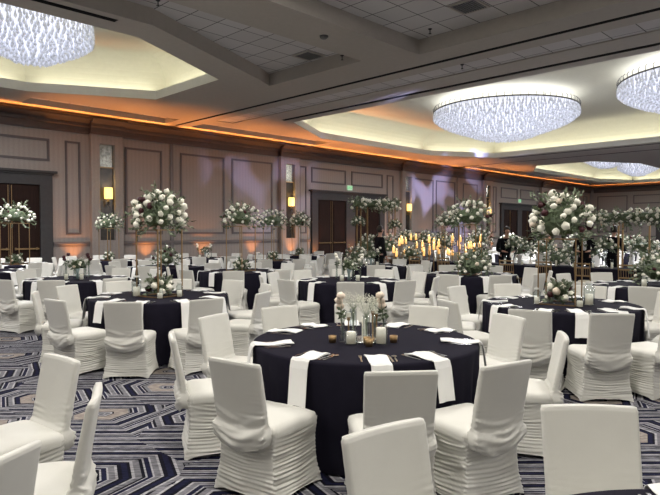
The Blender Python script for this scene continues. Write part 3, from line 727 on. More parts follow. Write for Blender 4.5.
# ------------------------------------------------------------------ flowers
def bloom_bm(bm, c, r, rnd, mi=0, q=1):     # a rounded rose or peony with lobed petals
    n, m_ = (12, 6) if q else (7, 4)
    ax = Matrix.Rotation(rnd.uniform(0, 6.28), 3, 'Z') @ Matrix.Rotation(rnd.uniform(-.9, .9), 3, 'X')
    rings = []
    ph = rnd.uniform(0, 6)
    for j in range(m_ + 1):
        t = PI * j / m_; ring = []
        if j in (0, m_):
            p = ax @ Vector((0, 0, r * (0.78 if j == 0 else -0.85)));  rings.append([bm.verts.new(Vector(c) + p)]); continue
        for i in range(n):
            a = 2 * PI * i / n + t * 1.2
            rr = r * (1 + 0.13 * math.sin(5 * a + ph) * math.sin(t) + 0.06 * math.sin(3 * t * 2 + a))
            ring.append(bm.verts.new(Vector(c) + ax @ Vector((rr * math.sin(t) * math.cos(a), rr * math.sin(t) * math.sin(a), rr * 0.88 * math.cos(t)))))
        rings.append(ring)
    for A, B in zip(rings, rings[1:]):
        for i in range(n):
            j = (i + 1) % n
            if len(A) == 1: f = bm.faces.new((A[0], B[i], B[j]))
            elif len(B) == 1: f = bm.faces.new((A[i], A[j], B[0]))
            else: f = bm.faces.new((A[i], A[j], B[j], B[i]))
            f.material_index = mi; f.smooth = True
def leaf(bm, p, d, l, w_, rnd, mi=0):
    d = d.normalized(); s_ = d.cross(Vector((rnd.uniform(-1, 1), rnd.uniform(-1, 1), rnd.uniform(0.2, 1)))).normalized(); up = d.cross(s_)
    a = bm.verts.new(p); b = bm.verts.new(p + d * l * .5 + s_ * w_ + up * w_ * .3); c = bm.verts.new(p + d * l * .5 - s_ * w_ + up * w_ * .3); e = bm.verts.new(p + d * l); f = bm.verts.new(p + d * l * .5)
    for q in ((a, b, f), (a, f, c), (f, b, e), (f, e, c)): bm.faces.new(q).material_index = mi
def sprig(bm, p, d, l, rnd, n=9, mi=0, ll=0.06):
    d = d.normalized(); pts = [p + d * l * k / 4 + Vector((0, 0, -0.25 * l * (k / 4) ** 2)) for k in range(5)]
    tube(bm, pts, 0.003, 3, mi)
    for k in range(n):
        f = (k + 1) / n; q = p + d * l * f + Vector((0, 0, -0.25 * l * f * f))
        leaf(bm, q, d + Vector((rnd.uniform(-1, 1), rnd.uniform(-1, 1), rnd.uniform(-.7, .9))), ll * rnd.uniform(.7, 1.2), ll * .28, rnd, mi)
def dome_pts(n, R_, H, rnd, lo=-0.25):
    out = []
    for i in range(n):
        u = lo + (1 - lo) * (i + .5) / n; a = i * 2.39996 + rnd.uniform(-.25, .25); s_ = math.sqrt(max(0, 1 - u * u))
        out.append(Vector((R_ * s_ * math.cos(a), R_ * s_ * math.sin(a), H * u)) * rnd.uniform(.86, 1.08))
    return out
BLM = {}
def bloom_mesh(m, hi, k):
    key = (m.name, bool(hi), k)
    if key not in BLM:
        bm = bmesh.new(); bloom_bm(bm, (0, 0, 0), 1.0, random.Random(k * 7 + 1), 0, 1 if hi else 0)
        o = obj('bloom', bm, m, None, True); BLM[key] = o.data; bpy.data.objects.remove(o)
    return BLM[key]
def arrangement(name, label, loc, R_, H, nb, nred, seed, detailed, rise=0.0, br=0.058, group=None, cat='flower arrangement', nf=None, floor_z=None):
    rnd = random.Random(seed); t = thing(name, label, cat, loc, rnd.uniform(0, 6), group)
    pts = dome_pts(nb, R_, H, rnd); cz = H * 0.42 + rise
    red = set(rnd.sample(range(nb), nred)) if nred else set()
    bm = bmesh.new()
    lathe(bm, [(0, -0.3 * H), (R_ * .4, -0.25 * H), (R_ * .62, 0.05 * H), (R_ * .5, 0.4 * H), (0, 0.6 * H)], 14, (0, 0, cz))
    for v in bm.verts: v.co += Vector((noise.noise(v.co * 20), noise.noise(v.co * 20 + Vector((5, 0, 0))), noise.noise(v.co * 20 + Vector((0, 5, 0))))) * 0.06
    floor_z = 0.006 if (floor_z is None and name in ('base_flowers', 'table_flowers', 'floor_flowers')) else floor_z
    nf = nf or (60 if detailed else 36)
    for p in dome_pts(nf, R_ * .62, H * .6, rnd, -.6):
        q = p + Vector((0, 0, cz)); sprig(bm, q, p + Vector((0, 0, .02)), R_ * rnd.uniform(.3, .62), rnd, 10 if detailed else 6, 0 if rnd.random() < .6 else 1, 0.065 if detailed else 0.085)
    for k in range(10 if detailed else 3):
        a = rnd.uniform(0, 6.28); d = Vector((math.cos(a), math.sin(a), rnd.uniform(.9, 2.6))); sprig(bm, Vector((0, 0, cz)), d, (R_ + H) * rnd.uniform(.75, .95), rnd, 16, 1, 0.06)
    obj('foliage', bm, [M_FOLI, M_FOLI2], t)
    if floor_z is not None:
        me = [o for o in bpy.data.objects if o.parent == t][0].data
        for v in me.vertices:
            if v.co.z < floor_z: v.co.z = floor_z + rnd.uniform(0, .01)
    for i, p in enumerate(pts):
        isr = i in red; r = br * rnd.uniform(.75, 1.2) * (1 if detailed else .78); q = p + Vector((0, 0, cz))
        if floor_z is not None: q.z = max(q.z, floor_z + r * 1.15)
        m_ = M_RED if isr else (M_BLUSH if rnd.random() < .08 else M_BLOOM)
        o = bpy.data.objects.new('bloom', bloom_mesh(m_, detailed, i % 3)); C.objects.link(o); o.parent = t; o.location = q; o.scale = (r, r, r)
        o.rotation_euler = (rnd.uniform(-.6, .6), rnd.uniform(-.6, .6), rnd.uniform(0, 6))
        if isr: o['label'] = 'burgundy bloom'
    return t
ZT = 0.768
def flower_stand(label, loc, rz, h, wd, group='gold flower stands'):
    t = thing('flower_stand', label, 'flower stand', loc, rz, group); a = wd / 2
    for sx in (-1, 1):
        for sy in (-1, 1): obj('pole', box(sx * a - .007, sx * a + .007, sy * a - .007, sy * a + .007, 0.012, h), M_GOLD, t)
    for nm, z in (('base_frame', 0.0), ('top_frame', h)):
        bm = bmesh.new()
        for x0, x1, y0, y1 in ((-a - .01, a + .01, -a - .01, -a + .01), (-a - .01, a + .01, a - .01, a + .01), (-a - .01, -a + .01, -a + .01, a - .01), (a - .01, a + .01, -a + .01, a - .01)): bx(bm, x0, x1, y0, y1, z, z + .014)
        if nm == 'top_frame': bx(bm, -a, a, -a, a, z + .001, z + .011)
        obj(nm, bm, M_GOLD, t)
    return t
def glass_candle(label, loc, r=0.045, h=0.13, ch=0.08, group='candles in glass', lit=False):
    t = thing('candle_glass', label, 'candle', loc, 0, group)
    bm = bmesh.new(); lathe(bm, [(0, 0.0), (r, 0.0), (r, h), (r - .004, h), (r - .004, .006), (0, .006)], 18); obj('glass', bm, M_GLASS, t, True)
    bm = bmesh.new(); lathe(bm, [(0, .007), (r * .74, .007), (r * .74, ch), (r * .6, ch + .004), (0, ch)], 16); c = obj('pillar_candle', bm, M_WAX, t, True)
    bm = bmesh.new(); tube(bm, [(0, 0, ch), (0.001, 0, ch + .012)], .0015, 4); obj('wick', bm, M_BLACK, c)
    return t
def bare_candle(label, loc, r, h, group='candles in glass'):
    t = thing('pillar_candle', label, 'candle', loc, 0, group)
    bm = bmesh.new(); lathe(bm, [(0, 0), (r, 0), (r, h), (r * .8, h + .003), (0, h - .004)], 18); obj('wax', bm, M_WAX, t, True)
    bm = bmesh.new(); tube(bm, [(0, 0, h - .004), (0.001, 0, h + .014)], .0015, 4); obj('wick', bm, M_BLACK, t)
    return t
def lantern(label, loc, s=1.0):
    t = thing('jar_lantern', label, 'candle', loc, 0.4, 'candle jars beside the gold stands'); r = 0.05 * s; h = 0.2 * s
    bm = bmesh.new(); lathe(bm, [(0, 0), (r, 0), (r, h * .8), (r * .6, h * .92), (r * .6, h), (r * .54, h), (r * .54, h * .92), (r * .92, h * .8), (r * .92, .006), (0, .006)], 18); obj('glass', bm, M_GLASS, t, True)
    bm = bmesh.new(); lathe(bm, [(0, .007), (r * .7, .007), (r * .7, h * .5), (0, h * .5)], 14); obj('candle_wax', bm, M_WAX, t, True)
    bm = bmesh.new(); lathe(bm, [(0, h), (r * .66, h), (r * .66, h + .02), (0, h + .02)], 14); obj('lid', bm, M_RIM, t)
    return t

# ------------------------------------------------------------------ tables, chairs and settings
SEATN = ['nearest seat', 'near left seat', 'left front seat', 'left rear seat', 'far left seat', 'farthest seat', 'far right seat', 'right rear seat', 'right front seat', 'near right seat']
T = {  # name: (lateral, distance, table phrase, seat angles in the camera frame (-90 = nearest), cutlery?, skip)
 'front': (0.285, 4.76, 'front centre table', [-86, -125, -166, 155, 122, 91, 60, 25, -14, -60]),
 'left': (-2.32, 7.95, 'left table with tall flower stand', [-89, -122, -163, 163, 130, 95, 60, 26, -18, -54]),
 'right': (2.8, 7.1, 'right table with big flower dome', [-95, -122, -160, 165, 130, 96, 53, 12, -36, -67]),
 'mid': (0.34, 10.5, 'middle table behind front one', [-91, -133, -168, 158, 126, 93, 60, 28, -20, -56]),
 'leftmid': (-4.66, 10.8, 'left table with red roses', [-112, -142, -175, 150, 115, 80, 45, 10, -45, -82]),
 'rearpoles': (-1.98, 13.0, 'dark table left of middle', [-87, -125, -165, 160, 125, 88, 52, 20, -15, -48]),
 'rightmid': (2.85, 11.9, 'leafy centrepiece table right of middle', [-84, -118, -165, 160, 127, 95, 57, 20, -18, -51]),
 'rightedge': (5.25, 9.5, 'table at right picture edge', [-86, -122, -158, 165, 128, 95, 60, 25, -12, -48]),
 'corner': (1.08, 1.15, 'cut off bottom right table', [166, 127, 87, 54]),
 'cornerleft': (-2.6, 2.42, 'table beyond bottom left corner', [52, 15, -17]),
 'redwhite': (-4.05, 14.5, 'rear red and white flower table', [-90, -126, -162, 162, 126, 90, 54, 18, -18, -54]),
 'farleft': (-8.35, 15.5, 'table before the left doors', [-80, -116, -152, 172, 136, 100, 64, 28, -8, -44]),
 'pillar': (-6.65, 17.6, 'table before the first pillar', [-95, -131, -167, 157, 121, 85, 49, 13, -23, -59]),
 'edge': (-7.6, 12.8, 'table cut by left edge', [-60, -100, -24, 20, 60, 95, 130]),
 'candles': (-4.1, 19.2, 'far table with low centrepiece', [-85, -121, -157, 167, 131, 95, 59, 23, -13, -49]),
 'second': (-1.72, 17.6, 'table before the second pillar', [-92, -128, -164, 160, 124, 88, 52, 16, -20, -56]),
 'third': (-1.1, 21.3, 'table left of double doors', [-80, -116, -152, 172, 136, 100, 64, 28, -8, -44]),
 'arbour': (1.05, 15.0, 'table before dark suited person', [-90, -126, -162, 162, 126, 90, 54, 18, -18, -54]),
 'behind_e': (8.9, 21.2, 'far right table past long one', [-90, -126, -162, 162, 126, 90, 54, 18, -18, -54]),
 'behind_f': (5.6, 22.6, 'far table past leaning server', [-95, -131, -167, 157, 121, 85, 49, 13, -23, -59]),
 'behind_g': (11.6, 23.5, 'farthest table by right edge', [-85, -121, -157, 167, 131, 95, 59, 23, -13, -49]),
 'behind_h': (8.0, 26.0, 'farthest table behind standing pair', [-85, -121, -157, 167, 131, 95, 59, 23, -13, -49]),
}
BLOCK = []                                  # circles already taken on the floor
def free(p, r, skip=None): return all((p.x - c[0]) ** 2 + (p.y - c[1]) ** 2 > (r + c[2]) ** 2 for c in BLOCK if c[3] != skip)
for key_, (lat, d, _, _2) in T.items(): q = P(lat, d); BLOCK.append((q.x, q.y, TR + .02, key_))
for k in range(27): BLOCK.append((14.35, 1.0 + k * .4, .8, 'long'))
FULL = {'front', 'left', 'right', 'mid', 'rightedge', 'leftmid', 'corner'}
ai = 0
for key, (lat, d, ph, angs) in T.items():
    c = P(lat, d)
    k = ai; ai += 1
    if key != 'cornerleft' or True:
        if k == 0:
            cl = cl0; cl.location = c; tb = tb0; tb.location = c; tag(tb0, 'round banquet table hidden under ' + 'navy cloth, ' + ph, 'table', 'round banquet tables')
        else:
            cl = cl0.copy(); C.objects.link(cl); cl.location = c; cl.rotation_euler = (0, 0, k * 1.3)
            tb = dup(tb0, c, 0, 'round banquet table hidden under navy cloth, ' + ph, 'round banquet tables')
        tag(cl, 'floor length navy cloth covering ' + ph, 'tablecloth', 'navy tablecloths')
    fs = 0.93 if key == 'corner' else 1.0
    if k: cl.scale = (fs, fs, 1); tb.scale = (fs, fs, 1)
    rnd = random.Random(k)
    for i, a in enumerate(angs):
        if len(angs) == 10: nm = SEATN[i]
        elif key == 'corner': nm = ['left seat', 'far left seat', 'farthest seat', 'far right seat'][i]
        elif key == 'cornerleft': nm = ['farthest of three seats', 'middle of three seats', 'nearest of three seats'][i]
        else: nm = ['near right seat', 'nearest seat', 'right front seat', 'right rear seat', 'far right seat', 'farthest seat', 'far left seat'][i]
        th = math.radians(a); rs = 1.215 + rnd.uniform(0, .05)
        if key in ('front',): rs = 1.205
        if key == 'cornerleft': rs = 1.2
        if key == 'corner': rs = 1.135
        ok = False
        for da, dr in ((0, 0), (5, 0), (-5, 0), (9, 0), (-9, 0), (0, .08), (13, 0), (-13, 0)):
            t3 = th + math.radians(da); pos = P(lat + (rs + dr) * math.cos(t3), d + (rs + dr) * math.sin(t3)); f = (c - pos); bk = pos - f.normalized() * .27
            if free(pos, .265, key) and free(bk, .19, key): ok = True; break
        if not ok: continue
        BLOCK.append((pos.x, pos.y, .245, key + 'c')); BLOCK.append((bk.x, bk.y, .18, key + 'c'))
        if key == 'corner' and i == 0: continue
        jit = rnd.uniform(-.05, .05); f = Matrix.Rotation(jit, 3, 'Z') @ f
        side = 'seen from behind' if math.sin(th) < -0.35 else ('seen from the front' if math.sin(th) > 0.35 else 'seen side on')
        put_chair(pos, f, 'white covered chair %s, %s, %s' % (side, nm, ph), 'white covered banquet chairs')
        # napkin and cutlery, a little to the right of each chair's axis
        if key == 'cornerleft': continue
        off = 0.0 if key != 'front' else 0.16
        th2 = th + off * (1 if rnd.random() < .5 else 1) / 1.0 + rnd.uniform(-.04, .04)
        if key == 'front': th2 = math.radians([-87.5, -122, -163, 152, 124, 96, 62, 30, -9, -60][i])
        if key == 'corner': th2 = math.radians([0, 138, 84, 52][i])
        pe = P(lat + (TR * fs + .004) * math.cos(th2), d + (TR * fs + .004) * math.sin(th2), ZT - 0.001); out = pe - Vector((c.x, c.y, pe.z)); rz = math.atan2(out.y, out.x) - PI / 2
        o = bpy.data.objects.new('napkin', NAPM[(i + k) % 3]); C.objects.link(o); o.location = pe; o.rotation_euler = (0, 0, rz + rnd.uniform(-.12, .12))
        tag(o, 'white napkin over the cloth edge, %s, %s' % (nm, ph), 'napkin', 'white napkins')
        if key in FULL and key not in ('leftmid', 'mid', 'rightedge'):
            for nm2, dx in (('fork', -0.105), ('knife', 0.1), ('spoon', 0.135)):
                o = bpy.data.objects.new(nm2, CUT[nm2]); C.objects.link(o)
                e = (out.normalized()); sd = Vector((e.y, -e.x, 0))      # to the right seen from outside looking out
                q = pe - e * 0.17 - sd * dx; o.location = (q.x, q.y, ZT - 0.0015); o.rotation_euler = (0, 0, rz + PI + rnd.uniform(-.08, .08))
                tag(o, 'steel %s beside the napkin, %s, %s' % (nm2, nm, ph), nm2, 'steel cutlery')

# ------------------------------------------------------------------ centrepieces
# front table: mirrored tray, candles, bud vases, baby's breath
fc = P(0.27, 4.72); 
tray = fitting('mirror_tray', 'round mirrored tray under the glass candles on the front table', 'tray', (fc.x, fc.y, ZT - 0.002), [(0, 0), (0.15, 0), (0.155, 0.004), (0.15, 0.008), (0, 0.006)], M_STEEL, 32)
ZR = ZT + 0.0055
def fp(dx, dy, z=ZR): return P(0.27 + dx, 4.72 + dy, z)
ZB = ZT - 0.002
glass_candle('white pillar candle in glass at the front left of the front centrepiece', fp(-.105, -.17, ZB), .05, .1, .095)
glass_candle('white pillar candle in glass at the front right of the front centrepiece', fp(.13, -.16, ZB), .052, .13, .125)
bare_candle('tall white candle in the middle of the front centrepiece', fp(0.01, 0.0), .022, .17)
def votive(label, loc):
    t = thing('gold_votive', label, 'candle holder', loc, 0, 'small gold votives')
    bm = bmesh.new(); lathe(bm, [(0, 0), (.028, 0), (.032, .055), (.029, .055), (.025, .006), (0, .006)], 14); obj('cup', bm, M_GOLD, t, True)
    bm = bmesh.new(); lathe(bm, [(0, .007), (.022, .007), (.023, .025), (0, .025)], 10); obj('tea_light', bm, M_WAX, t)
votive('small gold votive at the left end of the front centrepiece', fp(-.25, -.1, ZB)); votive('small gold votive at the right end of the front centrepiece', fp(.235, -.1, ZB))
votive('small gold votive low in front of the middle candle', fp(.03, -.26, ZB)); votive('small gold votive beside the right pillar candle', fp(.02, -.17, ZB))
def rod(label, loc, h):
    t = thing('candlestick', label, 'candlestick', loc, 0, 'slim gold candlesticks')
    bm = bmesh.new(); lathe(bm, [(0, 0), (.025, 0), (.025, .006), (.006, .012), (.006, h), (.013, h + .01), (.013, h + .03), (0, h + .03)], 12); obj('stem', bm, M_GOLD, t, True)
    bm = bmesh.new(); lathe(bm, [(0, 0), (.02, .0), (.03, .02), (.03, .05), (.027, .05), (.026, .02), (0, .004)], 12, (0, 0, h + .03)); obj('glass_cup', bm, M_GLASS, t, True)
    bm = bmesh.new(); lathe(bm, [(0, 0), (.018, 0), (.018, .03), (0, .03)], 10, (0, 0, h + .037)); obj('tea_light', bm, M_WAX, t)
rod('taller slim gold candlestick on the front table', fp(.075, -.02), .2); rod('shorter slim gold candlestick on the front table', fp(.11, .035), .17); rod('slim gold candlestick at the left of the front centrepiece', fp(-.12, -.02), .15)
def bud_vase(label, loc, h, kind, n, seed, col=M_BLUSH):
    rnd = random.Random(seed); t = thing('bud_vase', label, 'vase', loc, 0, 'slim glass bud vases')
    bm = bmesh.new(); lathe(bm, [(0, 0), (.024, 0), (.026, .05), (.016, h * .7), (.018, h), (.015, h), (.013, h * .7), (.023, .05), (0, .006)], 14); obj('glass', bm, M_GLASS, t, True)
    f = thing('flower_stems', 'x', 'flowers'); del f['label']; del f['category']
    bpy.data.objects.remove(f)
    bm = bmesh.new(); tips = []
    for k in range(n):
        a = rnd.uniform(0, 6.28); top = Vector((math.cos(a) * .03 * (1 + k * .3), math.sin(a) * .03, h + .1 + .045 * k)); tips.append(top)
        tube(bm, [(0, 0, .01), (top.x * .3, top.y * .3, h), top], .0022, 4)
        for j in range(7): leaf(bm, Vector((top.x * .5, top.y * .5, h + .0 + j * .012)), Vector((rnd.uniform(-1, 1), rnd.uniform(-1, 1), rnd.uniform(-.4, .6))), .05, .014, rnd)
    obj('stem', bm, M_FOLI, t)
    for k, p in enumerate(tips):
        bm = bmesh.new(); bloom_bm(bm, p, .034, rnd); obj('rose', bm, col, t, True)
bud_vase('slim glass vase of cream roses at the left of the front centrepiece', fp(-.17, -.06, ZB), .18, 'rose', 3, 3)
bud_vase('slim glass vase of cream roses at the right of the front centrepiece', fp(.17, -.02, ZB), .18, 'rose', 3, 8)
def baby(label, loc, h, R_, seed, n=420, red=None):
    rnd = random.Random(seed); t = thing('gypsophila_vase', label, 'vase', loc, 0, 'clear vases of white sprays')
    bm = bmesh.new(); lathe(bm, [(0, 0), (.03, 0), (.03, h), (.027, h), (.027, .006), (0, .006)], 16); obj('glass', bm, M_GLASS, t, True)
    bm = bmesh.new(); ends = []
    for k in range(26):
        a = rnd.uniform(0, 6.28); e = Vector((math.cos(a) * R_ * rnd.uniform(.2, 1), math.sin(a) * R_ * rnd.uniform(.2, 1), h + rnd.uniform(.04, .13))); ends.append(e)
        tube(bm, [(0, 0, .02), (e.x * .15, e.y * .15, h), e], .0014, 3)
    obj('stem', bm, M_FOLI2, t)
    bm = bmesh.new()
    for k in range(n):
        e = rnd.choice(ends) + Vector((rnd.gauss(0, .02), rnd.gauss(0, .02), rnd.gauss(0, .016))); r = rnd.uniform(.0025, .0055)
        vs_ = [bm.verts.new(e + Vector(q) * r) for q in ((1, 0, 0), (-1, 0, 0), (0, 1, 0), (0, -1, 0), (0, 0, 1), (0, 0, -1))]
        for f in ((0, 2, 4), (2, 1, 4), (1, 3, 4), (3, 0, 4), (2, 0, 5), (1, 2, 5), (3, 1, 5), (0, 3, 5)): bm.faces.new([vs_[i] for i in f])
    o = obj('blossom', bm, M_BABY, t); o['kind'] = 'stuff'
baby("clear vase of baby's breath at the centre left of the front table", fp(-.08, .05), .24, .1, 1); baby("clear vase of baby's breath in the middle of the front table", fp(0.02, -.06), .2, .09, 2); baby("clear vase of baby's breath at the back of the front centrepiece", fp(.1, .1), .2, .08, 5, 300)

# low clusters on other round tables
def low_cluster(key, seed, red, phr, z=ZB, s=1.3):
    lat, d = T[key][:2]; rnd = random.Random(seed)
    offs = [(-.22, 0), (.2, -.03), (-.06, -.1), (.06, .12), (-.12, .14)]
    bud_vase('slim vase of %s roses at the left of %s' % (red, phr), P(lat - .22, d, z), .26, 'r', 3, seed, M_RED if red == 'red' else M_BLOOM)
    bud_vase('slim vase of %s roses at the right of %s' % (red, phr), P(lat + .2, d, z), .26, 'r', 3, seed + 1, M_RED if red == 'red' else M_BLOOM)
    baby("vase of white sprays at the left of " + phr, P(lat - .1, d + .1, z), .24, .12, seed + 2, 200)
    baby("vase of white sprays at the right of " + phr, P(lat + .08, d + .12, z), .26, .12, seed + 3, 200)
    arrangement('low_posy', 'small posy of white flowers in the middle of ' + phr, P(lat, d - 0.02, z), .09, .08, 9, 0, seed + 9, False, .2, .036, 'small white posies', nf=12)
    lathe_b = bmesh.new(); lathe(lathe_b, [(0, 0), (.03, 0), (.02, .1), (.05, .2), (.045, .2), (0, .02)], 12)
    v = obj('posy_vase', lathe_b, M_TEAL, None, True, P(lat, d - 0.02, z)); tag(v, 'small vase holding the posy in the middle of ' + phr, 'vase', 'posy vases')
    glass_candle('white candle in glass at the front left of ' + phr, P(lat - .13, d - .2, z), .045, .11, .1)
    glass_candle('white candle in glass at the front right of ' + phr, P(lat + .15, d - .2, z), .045, .11, .1)
low_cluster('mid', 20, 'white', 'the centrepiece on the middle table')
low_cluster('leftmid', 30, 'red', 'the centrepiece on the red rose table')
low_cluster('candles', 40, 'white', 'the centrepiece on the far candle table')
low_cluster('arbour', 50, 'white', 'the centrepiece before the dark suited man')

# tall gold stands with large arrangements
def tall(key, where_, h, wd, R_, H, nb, nred, seed, det, br=.058, base=True, rz=None, nbase=9):
    lat, d = T[key][:2]; rz = math.radians(12) if rz is None else rz
    flower_stand('gold flower stand on ' + where_, P(lat, d, ZB), rz, h, wd)
    arrangement('flower_arrangement', 'dome of white %sblooms on a gold stand, %s' % ('and burgundy ' if nred else '', where_), P(lat, d, ZB + h + .016 + (0.0 if det else 0)), R_, H, nb, nred, seed, det, .0, br, 'tall flower arrangements')
    if base:
        arrangement('base_flowers', 'low white %sblooms at the stand foot, %s' % ('and burgundy ' if nred else '', where_), P(lat, d, ZB + .0), wd * .34, .15, nbase, max(1, nred // 3) if nred else 0, seed + 5, det, .03, .045 if det else .05, 'flowers at the feet of the stands', nf=20)
tall('left', 'the left table', .89, .42, .36, .36, 50, 6, 101, True, .045, nbase=11)
tall('right', 'the right table', 0.78, .42, .36, .38, 56, 9, 102, True, .043, nbase=11)
for key, w_ in (('left', 'the left table'), ('right', 'the right table')):
    lat, d = T[key][:2]
    lantern('candle jar left of the flower stand on ' + w_, P(lat - .3, d - .05, ZB), 1.3 if key == 'left' else .9)
    lantern('candle jar right of the flower stand on ' + w_, P(lat + .3, d - .12, ZB), .9 if key == 'left' else 1.3)
    glass_candle('short glass candle in front of the flower stand on ' + w_, P(lat + .1, d - .33, ZB), .045, .12, .07)
tall('rearpoles', 'dark table left of middle', .98, .45, .40, .34, 44, 3, 103, False, .05, nbase=14)
tall('rightmid', 'leafy table right of middle', 1.0, .36, .42, .34, 44, 3, 104, False, .05, nbase=18)
tall('farleft', 'the far left table', 1.08, .5, .45, .36, 44, 1, 105, False, .052)
tall('pillar', 'the table before the first pillar', .95, .4, .36, .28, 34, 0, 106, False, .045)
tall('second', 'the far table before the second pillar', 1.0, .4, .42, .34, 40, 0, 107, False, .05)
tall('third', 'far table before double doors', 1.05, .4, .36, .34, 34, 3, 108, False, .055)
arrangement('base_flowers', 'leafy low bunch around the foot of the stand right of the middle table', P(2.85, 11.62, ZB), .34, .3, 20, 1, 333, False, .04, .05, 'flowers at the feet of the stands', nf=40)
arrangement('table_flowers', 'large low arrangement on the table at the right edge', P(5.45, 9.6, ZB), .42, .34, 30, 2, 334, False, .05, .05, 'large low arrangements', nf=60)
arrangement('table_flowers', 'red and white low flowers on the rear table behind the left stand', P(-4.05, 14.5, ZB), .3, .3, 22, 6, 335, False, .05, .055, 'large low arrangements')
glass_candle('white candle in glass left on the right edge table', P(4.95, 9.2, ZB), .05, .16, .12); glass_candle('white candle in glass right on the right edge table', P(5.2, 9.1, ZB), .05, .14, .1)

# ------------------------------------------------------------------ long head table with gold chairs
M_HT = M_CLOTH
HX0, HX1, HY0, HY1 = 14.1, 14.9, 1.0, 11.4
bm = bmesh.new(); rows = []
for z in (0.77, 0.74, 0.5, 0.25, 0.01):
    ring = []
    for x, y in [(HX0, HY0 + (HY1 - HY0) * i / 90) for i in range(90)] + [(HX0 + (HX1 - HX0) * i / 8, HY1) for i in range(8)] + [(HX1, HY1 - (HY1 - HY0) * i / 90) for i in range(90)] + [(HX1 - (HX1 - HX0) * i / 8, HY0) for i in range(8)]:
        f = (0.75 - z) / 0.75; n_ = noise.noise(Vector((x * 5, y * 5, 2))) * .05 * max(0, f)
        cx_, cy_ = (HX0 + HX1) / 2, (HY0 + HY1) / 2; ring.append(bm.verts.new((x + (n_ if x > cx_ else -n_), y, z)))
    rows.append(ring)
for a, b in zip(rows, rows[1:]):
    for i in range(len(a)): bm.faces.new((a[i], a[(i + 1) % len(a)], b[(i + 1) % len(a)], b[i]))
bm.faces.new(rows[0])
tag(obj('banquet_cloth', bm, M_HT), 'floor length navy cloth on the long head table', 'tablecloth')
ht = thing('long_table', 'long head table under navy cloth behind the gold chairs', 'table', (14.5, 6.2, 0))
obj('tabletop', box(-.37, .37, -5.15, 5.15, .73, .762), M_DOOR, ht)
for sx in (-.3, .3):
    for sy in (-4.9, -1.7, 1.7, 4.9): obj('leg', box(sx - .02, sx + .02, sy - .02, sy + .02, 0, .73), M_STEEL, ht)
cv = thing('chiavari_chair', 'x', 'chair')
def cv_leg(x, y, top, lean=0):
    bm = bmesh.new(); tube(bm, [(x, y, 0), (x, y, .45), (x, y - lean * .5, .7), (x, y - lean, top)] if top > .5 else [(x, y, 0), (x, y, top)], .013, 6); return bm
for x in (-.18, .18):
    obj('leg', cv_leg(x, .18, .44), M_GOLD, cv); obj('rear_post', cv_leg(x, -.18, .92, .06), M_GOLD, cv)
obj('seat', box(-.2, .2, -.19, .2, .43, .455), M_GOLD, cv)
bm = bmesh.new(); lathe(bm, [(0, 0), (.19, 0), (.2, .02), (.18, .045), (0, .05)], 20, (0, .01, .455)); obj('cushion', bm, M_CHCUSH, cv, True)
bm = bmesh.new()
for z, l_ in ((.9, .055), (.80, .04), (.62, .025)): bx(bm, -.18, .18, -.19 - l_, -.17 - l_, z - .015, z + .015)
for k in range(6): x = -.13 + k * .052; tube(bm, [(x, -.205, .62), (x, -.22, .8)], .007, 5)
obj('backrest', bm, M_GOLD, cv)
bm = bmesh.new()
for z in (.16, .28):
    for x in (-.18, .18): tube(bm, [(x, -.18, z), (x, .18, z)], .009, 5)
    tube(bm, [(-.18, .18, z), (.18, .18, z)], .009, 5); tube(bm, [(-.18, -.18, z), (.18, -.18, z)], .009, 5)
obj('stretcher', bm, M_GOLD, cv); register(cv)
ordn = ['first', 'second', 'third', 'fourth', 'fifth', 'sixth', 'seventh', 'eighth', 'ninth', 'tenth', 'eleventh', 'twelfth', 'thirteenth']
for k in range(11):
    y = 11.0 - k * .95; lb = 'gold chiavari chair at the head table, %s from the left' % ordn[k]
    loc = (13.82, y, 0)
    if k == 0: cv.location = loc; cv.rotation_euler = (0, 0, -PI / 2); tag(cv, lb, 'chair', 'gold chiavari chairs')
    else: dup(cv, loc, -PI / 2 + (k % 3 - 1) * .08, lb, 'gold chiavari chairs')
rnd = random.Random(77)
for k in range(9):
    y = 10.9 - k * 1.15
    if k % 2 == 0: arrangement('table_flowers', 'white flower arrangement on the head table, %s from the left' % ordn[k // 2], (14.55, y, .772), .32, .26, 22, 1, 500 + k, False, .05, .05, 'head table arrangements')
    else:
        bm = bmesh.new(); lathe(bm, [(0, 0), (.07, 0), (.05, .02), (.035, .25), (.06, .42), (.055, .42), (.03, .25), (0, .03)], 14)
        v = obj('flower_vase', bm, M_GLASS, None, True, (14.55, y, .772)); tag(v, 'tall clear vase on the head table, %s from the left' % ordn[k // 2], 'vase', 'head table vases')
        arrangement('vase_flowers', 'white flowers in the head table vase, %s from the left' % ordn[k // 2], (14.55, y, 1.19), .22, .2, 16, 0, 560 + k, False, .0, .045, 'head table vase flowers', nf=18)
for k in range(22):
    y = 11.2 - k * .45; x = 14.28 + .06 * (k % 2)
    glass_candle('small glass candle on head table, %s' % (('') + ['at the far left end', 'left of the first flowers', 'by the first flowers'][min(k, 2)] if k < 3 else '%.1f metres from its left end' % (k * .45)), (x, y, .772), .035, .12 + .05 * (k % 3), .08 + .03 * (k % 3), 'small glass candles on the head table')

